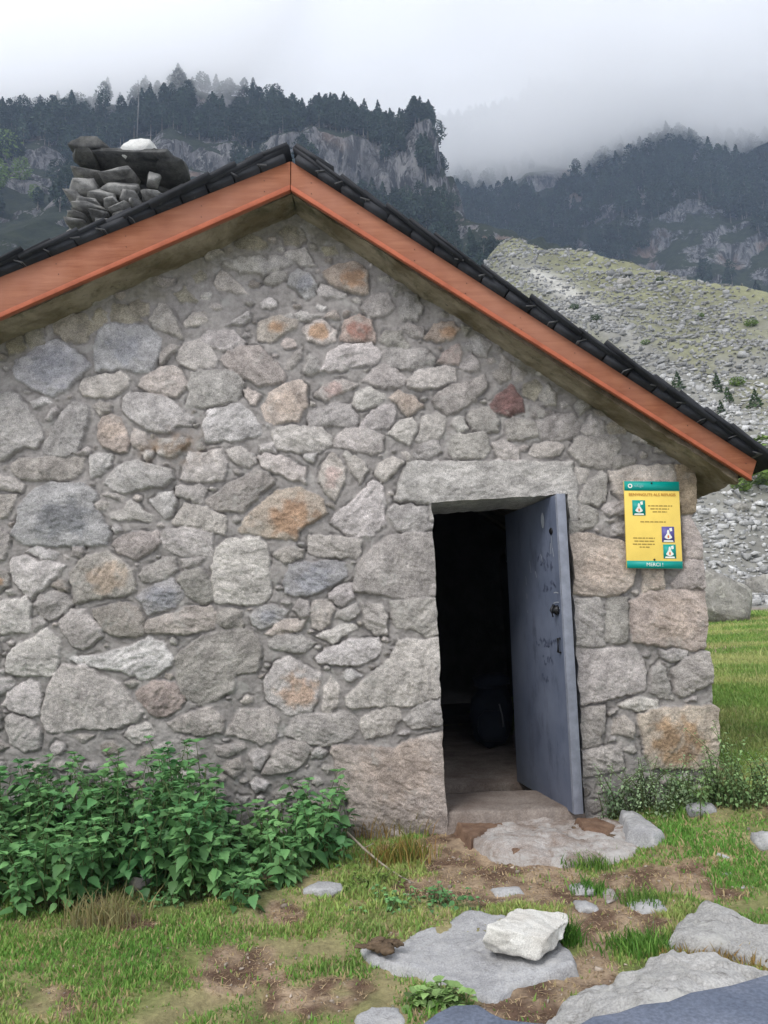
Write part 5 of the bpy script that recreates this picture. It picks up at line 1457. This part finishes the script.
def mud(pts, label, seed):
    P = np.array(gpx(pts)); z0 = float(np.mean(ground_z(P[:, 0], P[:, 1]))) + .044
    tag(slab_grid('mud_patch', P, z0, M_MUD, amp=.010, res=.006, edge=.014, depth=.05, seed=seed), label, 'mud')['kind'] = 'stuff'
M_MUD = mat_rock('trodden_mud', (.13, .075, .05), (.24, .155, .105), 14, (.06, .04, .03), .02, .5)
mud([(455, 830), (480, 818), (520, 812), (560, 815), (530, 828), (490, 838), (470, 850)], 'brown mud trodden over the left of the rock shelf at the doorstep', 71)
mud([(500, 850), (530, 840), (560, 846), (545, 858), (515, 864)], 'brown mud patch on the middle of the rock shelf', 72)
mud([(575, 832), (600, 826), (618, 832), (610, 842), (585, 843)], 'dark mud patch beside the pale stone on the rock shelf', 73)
# slate-topped low wall the photographer leans over, at the bottom right corner
ZS = 1.15 - .43
M_BLUE = mat_rock('smooth_blue_slate', (.10, .12, .165), (.16, .18, .23), 7, (.10, .11, .14), .002, .35)
def ledge(px_pts, z, label, th=.035):
    P = [at_z(float(x), float(y), z) for x, y in px_pts]
    mb = MB(); mb.prism(P, (0, 0, -th)); o = mb.build('slate_slab', M_BLUE, None, .004); return tag(o, label, 'slate')
ledge([(575, 1025), (592, 1015), (618, 1011), (640, 1003), (668, 1000), (690, 991), (730, 984), (768, 973), (830, 962), (900, 955), (900, 1290), (570, 1290), (545, 1080)], ZS, 'large smooth blue-grey slate slab filling the bottom right corner')
ledge([(418, 1026), (436, 1012), (452, 1004), (478, 1003), (492, 1012), (505, 1018), (560, 1024), (566, 1034), (538, 1080), (560, 1290), (380, 1290), (400, 1080)], ZS - .002, 'smaller blue-grey slate slab at the bottom edge, left of the large one')
a_ = at_z(400., 1120., ZS); b_ = at_z(900., 1080., ZS)
mbv = []; 
lw = empty('low_wall', (0.35, .45, .0)); tag(lw, 'low dry stone wall under the blue-grey slates at the bottom', 'wall')
bpy.context.view_layer.update()
VV = []; FF = []; nb = 0; rw = np.random.default_rng(31)
for lz in np.arange(.02, ZS - .06, .115):
    x = .02
    while x < 1.1:
        w_ = rw.uniform(.16, .28); V, Fc = hull_rock(rw, (w_, .34, .13), 24, 1, .04); VV.append(V + [x + w_ / 2, .50 + .10 * (x > .3), lz + .05]); FF.append(Fc + nb); nb += len(V); x += w_ * .93
o = mesh('stonework', np.vstack(VV), np.vstack(FF), M_BED); setparent(o, lw)

# ------------------------------------------------------------------ grass blades
def blades(name, x, y, hgt, col, mat, label, cat, seed, lean=.5, wd=.0022, kind='stuff', zoff=0, seg=2):
    r = np.random.default_rng(seed); n = len(x); z = ground_z(x, y) + zoff - .004
    th = r.uniform(0, 6.283, n); dx, dy = np.cos(th), np.sin(th)
    ph = r.uniform(0, 6.283, n); lx = np.cos(ph) * lean * r.uniform(.2, 1.3, n); ly = np.sin(ph) * lean * r.uniform(.2, 1.3, n)
    w_ = wd * r.uniform(.7, 1.5, n) * (1 + y * .12)
    P = np.stack([x, y, z], -1); Wv = np.stack([dx * w_, dy * w_, 0 * w_], -1)
    Lx = np.stack([lx, ly, 0 * lx], -1) * hgt[:, None]; Uz = np.array([0, 0, 1.0]) * hgt[:, None]
    v = [P - Wv, P + Wv, P + Uz * .55 + Lx * .3 + Wv * .75, P + Uz * .55 + Lx * .3 - Wv * .75, P + Uz * .95 + Lx]
    V = np.stack(v, 1).reshape(-1, 3); b = np.arange(n)[:, None] * 5
    C = np.repeat(col, 5, 0)
    o = mesh(name, V, [b + [0, 1, 2, 3], b + [3, 2, 4]], mat, col=C)
    if kind: o['kind'] = kind
    return tag(o, label, cat)
M_BL = mat_leaf('grass_blade', (.85, .85, .85), (1.1, 1.1, 1.0), 3, .3, .6, attr=True)
rng = np.random.default_rng(42)
n = 640000
py = 800 + 330 * rng.random(n) ** .85; px = rng.uniform(-60, 850, n)
# sample evenly on the ground between Y = 1.5 and 4.2
gy_ = rng.uniform(1.55, 4.6, n); gx_ = rng.uniform(-3.2, 3.6, n)
vis = np.abs(gx_) < .62 * gy_ + .35
gx_ = gx_[vis]; gy_ = gy_[vis]
def solids(x, y):      # where rock or hut stands
    m = (y > D - .03) & (x < cb[0] + .02)
    for poly in FORB: m |= sdf(x, y, poly) > -.012
    return m
FORB = []
for ob in list(scn.objects):
    if ob.type == 'MESH' and ob.parent is None and ob.name.split('.')[0] in ('flat_rock', 'bedrock', 'stone', 'rock'):
        v_ = np.array([ob.matrix_world @ v.co for v in ob.data.vertices]); g_ = ground_z(v_[:, 0], v_[:, 1])
        u_ = v_[v_[:, 2] > g_ + .004]
        if len(u_) < 8: continue
        # convex-ish outline by angle
        c = u_[:, :2].mean(0); an = np.arctan2(u_[:, 1] - c[1], u_[:, 0] - c[0]); rr_2 = np.hypot(u_[:, 1] - c[1], u_[:, 0] - c[0])
        pl = []
        for b in range(28):
            k_ = (an > -math.pi + b * .2244) & (an <= -math.pi + (b + 1) * .2244)
            if k_.any(): i_ = np.where(k_)[0][np.argmax(rr_2[k_])]; pl.append(u_[i_, :2])
        if len(pl) > 4: FORB.append(np.array(pl))
FORB.append(np.array([(jlb[0], D - .3), (jlb[0], D + .5), (jrb[0], D + .5), (jrb[0], D - .12)]))
sm_ = soil_mask(gx_, gy_)
clump = fbm(gx_ * 6, gy_ * 6, 3, 111)
keep_ = (rng.random(len(gx_)) < np.clip((1 - sm_) * (0.45 + 1.4 * clump) + .03, 0, 1)) & ~solids(gx_, gy_)
gx_ = gx_[keep_]; gy_ = gy_[keep_]; cl_ = clump[keep_]
hb = (.010 + .017 * np.clip(cl_ + .35, 0, 1)) * np.exp(rng.normal(0, .3, len(gx_)))
t_ = np.clip(.5 + 1.3 * fbm(gx_ * 1.7, gy_ * 1.7, 3, 112) + rng.normal(0, .22, len(gx_)), 0, 1)[:, None]
gc = np.array([.17, .36, .075]) * (1 - t_) + np.array([.42, .50, .17]) * t_
dry = (rng.random(len(gx_)) < .13 + .40 * soil_mask(gx_, gy_))[:, None]
gc = np.where(dry, np.array([.52, .41, .24]), gc) * rng.uniform(.7, 1.25, (len(gx_), 1))
blades('grass', gx_, gy_, hb, gc, M_BL, 'short green turf with dry straws in front of the hut', 'grass', 2)
# straw litter lying on the bare earth
n = 120000
sx_ = rng.uniform(-2.2, 2.8, n); sy_ = rng.uniform(1.6, 4.0, n); k_ = (soil_mask(sx_, sy_) > .35) & ~solids(sx_, sy_)
sx_ = sx_[k_]; sy_ = sy_[k_]
sc2 = np.array([.54, .40, .26]) * rng.uniform(.35, 1.3, (len(sx_), 1))
blades('dry_straw', sx_, sy_, np.full(len(sx_), .007) * rng.uniform(.4, 1.7, len(sx_)), sc2, M_BL, 'brown straw and root litter on the bare earth', 'straw', 3, lean=4.0, wd=.0014)
pxn = 5000; qx_ = rng.uniform(-2.2, 2.8, pxn); qy_ = rng.uniform(1.6, 4.0, pxn); k_ = ((soil_mask(qx_, qy_) > .3) | (rng.random(pxn) < .12)) & ~solids(qx_, qy_)
qx_ = qx_[k_]; qy_ = qy_[k_]
V, Fq, Cc = scatter_rocks(np.stack([qx_, qy_, ground_z(qx_, qy_) + .001], -1), .011 * np.exp(rng.normal(0, .5, len(qx_))), rng)
tag(mesh('pebbles', V, Fq, M_SC, col=Cc * np.array([.85, .72, .6])), 'small pebbles and clods strewn on the bare earth', 'pebbles', kind='stuff')
# meadow farther out at the right
n = 90000
fy = np.exp(rng.uniform(math.log(4.4), math.log(21.5), n)); fx = rng.uniform(.30, .62, n) * fy
hb = (.018 + .002 * fy) * np.exp(rng.normal(0, .35, n)); t_ = np.clip(.5 + 1.6 * fbm(fx * .6, fy * 1.5, 3, 113) + rng.normal(0, .2, n), 0, 1)[:, None]
gc = (np.array([.20, .33, .08]) * (1 - t_) + np.array([.46, .47, .20]) * t_) * rng.uniform(.75, 1.2, (n, 1))
blades('meadow_grass', fx, fy, hb, gc, M_BL, 'bright green meadow rising behind the hut corner', 'grass', 4, wd=.003)
# individual tufts
def tuft(px, py, n, h, col, col2, spread, label, seed, cat='grass tuft', lean=.55, y=None):
    r = np.random.default_rng(seed); p = hit_ground(float(px), float(py), 1)
    x = p[0] + r.normal(0, spread, n); yy_ = p[1] + r.normal(0, spread * .7, n)
    t = r.random((n, 1)); c = np.array(col) * (1 - t) + np.array(col2) * t
    o = blades('grass_tuft', x, yy_, h * np.exp(r.normal(0, .25, n)), c * r.uniform(.7, 1.2, (n, 1)), M_BL, label, cat, seed, lean=lean, wd=.0018, kind=None); return o
G1, G2, DR, OR = (.07, .20, .03), (.16, .34, .06), (.42, .34, .16), (.40, .24, .09)
tuft(571, 946, 170, .07, G1, G2, .018, 'small bright green grass tuft beside the white block', 5)
tuft(640, 950, 520, .045, G1, (.20, .36, .08), .06, 'bright green grass patch left of the humped bedrock', 6)
tuft(418, 832, 520, .11, OR, (.28, .30, .08), .06, 'orange-brown dry grass tuft at the foot of the door block', 7)
tuft(372, 838, 380, .10, OR, DR, .05, 'brown dry grass tuft between nettles and door block', 8)
tuft(400, 862, 420, .09, (.12, .22, .04), OR, .07, 'mixed green and orange tuft just below the door block', 9)
tuft(435, 818, 260, .08, (.10, .20, .05), DR, .035, 'thin grass tuft at the left corner of the doorstep', 10)
tuft(590, 893, 200, .05, G1, G2, .035, 'green tuft around the little stone on the path', 12)
tuft(640, 905, 200, .05, G1, (.2, .3, .08), .045, 'green tuft beside the flat stone right of the path', 13)
tuft(588, 868, 260, .05, G1, (.2, .32, .07), .06, 'low grass tuft at the lower edge of the rock shelf', 14)
tuft(712, 966, 900, .035, (.30, .26, .10), OR, .07, 'dry yellow grass tuft in the hollow of the bedrock', 15)
tuft(105, 925, 260, .10, (.30, .30, .15), DR, .07, 'straggly pale straws in front of the nettles', 16)

# ------------------------------------------------------------------ leafy plants
def leaf_arrays(base, direc, L, wd, normal_up, fold=.25):
    """serrated pointed leaf: returns verts, faces"""
    n = len(base)
    d = direc / np.linalg.norm(direc, axis=1, keepdims=True)
    s = np.cross(d, normal_up); s /= np.linalg.norm(s, axis=1, keepdims=True) + 1e-9
    u = np.cross(s, d)
    prof = [(0, 0), (.08, .50), (.20, .92), (.24, .84), (.38, 1.0), (.42, .84), (.56, .80), (.60, .62), (.74, .54), (.78, .36), (.90, .22), (1.0, 0)]
    K = len(prof); mid = []; le = []; ri = []
    for t, w_ in prof:
        c = base + d * (L * t)[:, None] - u * (L * .30 * t * t)[:, None]
        mid.append(c); up_ = u * (wd * w_ * fold)[:, None]
        le.append(c + s * (wd * w_)[:, None] + up_); ri.append(c - s * (wd * w_)[:, None] + up_)
    v = mid + le[1:-1] + ri[1:-1]
    V = np.stack(v, 1).reshape(-1, 3); M_ = len(v); b = np.arange(n)[:, None] * M_
    l_ = lambda i: K + i - 1
    r_ = lambda i: K + K - 2 + i - 1
    tri = np.concatenate([b + [0, 1, l_(1)], b + [0, r_(1), 1], b + [K - 2, K - 1, l_(K - 2)], b + [K - 1, K - 2, r_(K - 2)]])
    quad = np.concatenate([b + [i, i + 1, l_(i + 1), l_(i)] for i in range(1, K - 2)] + [b + [i + 1, i, r_(i), r_(i + 1)] for i in range(1, K - 2)])
    return V, tri, quad
NLEAF = 12 + 10 + 10
def leafy(name, stems, mat, label, cat, seed, Lr=(.035, .075), step=.045, wr=.36, stem_mat=None):
    """stems: list of (x,y,height,leanx,leany)"""
    r = np.random.default_rng(seed); B = []; Dr = []; Ls = []; mbs = MB(); CC = []
    for (x, y, h, lx, ly) in stems:
        z = float(ground_z(x, y)) - .01
        pts = [np.array([x + lx * t * t * h, y + ly * t * t * h, z + h * t]) for t in np.linspace(0, 1, 5)]
        mbs.tube(pts, [.0035, .003, .0028, .0022, .0012], 4)
        a0 = r.uniform(0, 6.28); t = .18 + r.uniform(0, .1); k_ = 0
        tint = r.uniform(.75, 1.25)
        while t < 1.0:
            c = np.array([x + lx * t * t * h, y + ly * t * t * h, z + h * t]); a = a0 + (k_ % 2) * 1.57 + r.normal(0, .25)
            L = r.uniform(*Lr) * r.uniform(.6, 1.15) * (1.2 - .55 * t) * (1.1 if t > .3 else .8)
            for q in (0, math.pi):
                el = r.uniform(-.65, .2) + (.45 if t > .9 else 0)
                dv = np.array([math.cos(a + q) * math.cos(el), math.sin(a + q) * math.cos(el), math.sin(el)])
                B.append(c + dv * .012); Dr.append(dv); Ls.append(L * r.uniform(.85, 1.15)); CC.append(tint * r.uniform(.7, 1.45))
            t += step / h * r.uniform(.75, 1.2); k_ += 1
        for q in range(4):
            a = r.uniform(0, 6.28); dv = np.array([math.cos(a) * .8, math.sin(a) * .8, .45]); B.append(pts[-1]); Dr.append(dv); Ls.append(r.uniform(*Lr) * .6); CC.append(tint * 1.35)
    B = np.array(B); Dr = np.array(Dr); Ls = np.array(Ls)
    up = np.tile([0, 0, 1.0], (len(B), 1)) + r.normal(0, .25, (len(B), 3))
    V, tri, quad = leaf_arrays(B, Dr, Ls, Ls * wr, up)
    root = empty(name, (float(B[:, 0].mean()), float(B[:, 1].mean()), float(ground_z(B[:, 0].mean(), B[:, 1].mean())))); tag(root, label, cat)
    cc = np.repeat(np.array(CC), NLEAF)[:, None] * np.ones(3)
    lv = setparent(mesh('leaves', V, [tri, quad], mat, col=cc), root); lv['kind'] = 'stuff'
    st = mbs.build('stems', stem_mat or M_STEM, root); st['kind'] = 'stuff'
    return root
M_STEM = mat_plain('green_stem', (.10, .13, .05), .7, .2, 10)
M_NET = mat_leaf('nettle_leaf', (.055, .165, .06), (.17, .33, .12), 4, .25, .5, attr=True)
rng = np.random.default_rng(61)
stems = []
xmin = at_Y(-260., 860., 3.6)[0]
tries = 0
while len(stems) < 640 and tries < 30000:
    tries += 1
    y = rng.uniform(2.95, 3.98); x = rng.uniform(xmin, -.1)
    q_, w_2 = proj(np.array([x, y, float(ground_z(x, y))]))
    # front edge of the patch in the picture
    fe = np.interp(q_, [-300, 0, 40, 130, 160, 265, 290, 345, 352, 356], [925, 918, 922, 895, 905, 908, 880, 872, 850, 800]) + 5 * math.sin(q_ / 9)
    if w_2 > fe or q_ > 350: continue
    topy = np.interp(q_, [-300, 0, 60, 110, 130, 175, 215, 232, 250, 290, 330, 350], [745, 752, 742, 745, 742, 722, 738, 790, 800, 772, 765, 800])
    h = float(EYE[2] + (at_Y(q_, topy + rng.uniform(0, 46), 3.9)[2] - EYE[2]) - ground_z(x, y))
    h *= 1.06 * np.interp(y, [2.95, 3.3, 3.7, 4.0], [.42, .66, .92, 1.0]) * rng.uniform(.78, 1.03)
    h = max(.10, min(h, .62))
    stems.append((x, y, h, rng.normal(0, .18), rng.normal(-.16, .16)))
leafy('nettle_patch', stems, M_NET, 'dense green nettle patch growing along the left foot of the wall', 'nettles', 9, (.04, .082), .038, .38)
# low leafy plant at the bottom edge
p = hit_ground(432., 1006., 1); st2 = [(p[0] + rng.normal(0, .05), p[1] + rng.normal(0, .03), rng.uniform(.02, .06), rng.normal(0, .5), rng.normal(0, .5)) for _ in range(26)]
leafy('leafy_plant', st2, mat_leaf('pale_leaf', (.13, .22, .07), (.20, .30, .11), 6, .2, .6, attr=True), 'low pale green leafy plant at the bottom edge left of the slate', 'plant', 12, (.03, .045), .018, .5)
for j, (a, b, lb) in enumerate([(365, 888, 'small green weed in the grass right of the nettles'), (185, 900, 'low light green weed at the front edge of the nettles'), (420, 905, 'small green weed on the turf above the flat slab')]):
    p = hit_ground(float(a), float(b), 1); st2 = [(p[0] + rng.normal(0, .09), p[1] + rng.normal(0, .05), rng.uniform(.02, .06), rng.normal(0, .4), rng.normal(0, .4)) for _ in range(40)]
    leafy('weed', st2, M_NET if j else M_NEEDL, lb, 'weed', 20 + j, (.015, .03), .015, .45)
# fine-leaved shrubs along the right wall foot
M_SHR = mat_leaf('shrub_leaf', (.16, .25, .13), (.27, .35, .20), 5, .2, .7, attr=True)
def shrub(spec, label, seed, mat=M_SHR):
    r = np.random.default_rng(seed); st_ = []
    for (px, py, wpx, hh, n) in spec:
        p = hit_ground(float(px), float(py), 1)
        for _ in range(int(n * .62)):
            x = p[0] + r.normal(0, wpx / F * p[1] / 1.6); y_ = p[1] + r.normal(0, .07)
            if x < cb[0] + .03: y_ = min(y_, D - .06)
            st_.append((x, y_, hh * r.uniform(.25, 1.15), r.normal(0, .35), r.normal(-.15, .25)))
    return leafy('shrub', st_, mat, label, 'shrub', seed, (.010, .027), .011, .34)
shrub([(596, 808, 10, .30, 16), (622, 808, 16, .22, 22), (645, 810, 14, .27, 26), (670, 812, 16, .20, 30), (690, 812, 12, .24, 22)], 'grey-green low shrub at the wall foot right of the open door', 41)
shrub([(705, 808, 14, .22, 30), (728, 806, 14, .32, 44), (752, 806, 18, .24, 38), (778, 800, 20, .27, 34)], 'darker green low shrub beyond the hut corner at the right edge', 43, mat_leaf('dark_shrub_leaf', (.12, .22, .08), (.21, .31, .13), 5, .2, .7, attr=True))
shrub([(625, 765, 9, .16, 26)], 'thin sprig of green leaves against the wall under the pale stone', 44, M_NET)
# twig lying at the corner of the nettles
mb = MB(); tp = [hit_ground(x, y, 1) + [0, 0, z] for x, y, z in ((348., 852., .09), (364., 862., .06), (382., 872., .035), (398., 880., .02), (414., 886., .012))]
mb.tube(tp, [.006, .0055, .0045, .0035, .002], 6); mb.tube([tp[1], tp[1] + [.05, -.03, .03]], [.003, .0015], 5)
tag(mb.build('twig', mat_plain('twig_bark', (.30, .26, .21), .9, .2, 30)), 'thin grey curved twig lying beside the nettles', 'twig')

# ------------------------------------------------------------------ rucksack on the floor inside
M_BAG = mat_plain('dark_blue_cloth', (.006, .009, .018), .8, .3, 25, .004)
pb = at_z(494., 742., FZ + .03); Yg = pb[1]
bag = empty('rucksack', (pb[0], Yg, FZ)); tag(bag, 'dark blue rucksack on the floor in the dark doorway', 'rucksack')
def blob(name, c, size, mat, seed, parent, rough=.05):
    V, Fc = hull_rock(np.random.default_rng(seed), size, 60, 2, rough); return setparent(mesh(name, V + c, Fc, mat, smooth=True), parent)
blob('body', np.array([pb[0], Yg, FZ + .24]), (.34, .26, .52), M_BAG, 3, bag); blob('pocket', np.array([pb[0] - .02, Yg - .13, FZ + .17]), (.24, .12, .24), M_BAG, 4, bag)
blob('lid', np.array([pb[0], Yg - .02, FZ + .50]), (.30, .26, .12), M_BAG, 5, bag)
mb = MB(); mb.tube([(pb[0] + .03, Yg - .20, FZ + .34), (pb[0] + .045, Yg - .215, FZ + .26), (pb[0] + .05, Yg - .20, FZ + .17)], .006, 6); mb.build('strap', mat_plain('pale_webbing', (.16, .16, .18), .7), bag)

# ------------------------------------------------------------------ low cloud and haze
def closed_cloud(x0, x1, y0, y1, zb_, zt_, nx, ny, name, dens, amp, fscale, seed):
    gx = np.linspace(x0, x1, nx); gy = np.linspace(y0, y1, ny); X, Y = np.meshgrid(gx, gy)
    Zb_ = zb_(X, Y) + amp * fbm(X * fscale, Y * fscale, 4, seed); Zt = np.full_like(X, zt_) + 20 * fbm(X * .01, Y * .01, 3, seed + 2)
    V = np.vstack([np.stack([X, Y, Zb_], -1).reshape(-1, 3), np.stack([X, Y, Zt], -1).reshape(-1, 3)]); n = nx * ny
    Fb = grid_faces(ny, nx)[:, ::-1]; Ft = grid_faces(ny, nx) + n
    i = np.arange(nx - 1); f1_ = np.stack([i, i + 1, i + 1 + n, i + n], 1); j = i + n - nx; f2_ = np.stack([j + 1, j, j + n, j + 1 + n], 1)
    k_ = np.arange(ny - 1) * nx; f3 = np.stack([k_ + nx, k_, k_ + n, k_ + nx + n], 1); m_ = k_ + nx - 1; f4 = np.stack([m_, m_ + nx, m_ + nx + n, m_ + n], 1)
    mt = bpy.data.materials.new(name + '_vapour'); mt.use_nodes = True; t = mt.node_tree; t.nodes.clear()
    o_ = t.nodes.new('ShaderNodeOutputMaterial'); pv = t.nodes.new('ShaderNodeVolumePrincipled')
    pv.inputs['Color'].default_value = (1, 1, 1, 1); pv.inputs['Density'].default_value = dens; pv.inputs['Anisotropy'].default_value = .6
    t.links.new(pv.outputs[0], o_.inputs['Volume'])
    return mesh(name, V, np.vstack([Fb, Ft, f1_, f2_, f3, f4]), mt)
cloud = closed_cloud(-800, 800, 221, 620, lambda x, y: 230 - 62 * ss(-10, 60, -x), 264, 120, 60, 'low_cloud', .055, 26, .018, 120)
tag(cloud, 'white low cloud hiding the mountain tops', 'cloud', kind='stuff')
mb = MB(); mb.box((60, 300, 170), (1300, 700, 410))
hz = mb.build('haze', None); hz['kind'] = 'stuff'
mt = bpy.data.materials.new('haze_air'); mt.use_nodes = True; t = mt.node_tree; t.nodes.clear()
o_ = t.nodes.new('ShaderNodeOutputMaterial'); pv = t.nodes.new('ShaderNodeVolumePrincipled'); pv.inputs['Color'].default_value = (.60, .74, 1, 1); pv.inputs['Density'].default_value = .0005
t.links.new(pv.outputs[0], o_.inputs['Volume']); hz.data.materials.clear(); hz.data.materials.append(mt)
tag(hz, 'pale blue mountain air between the hut and the mountains', 'haze')
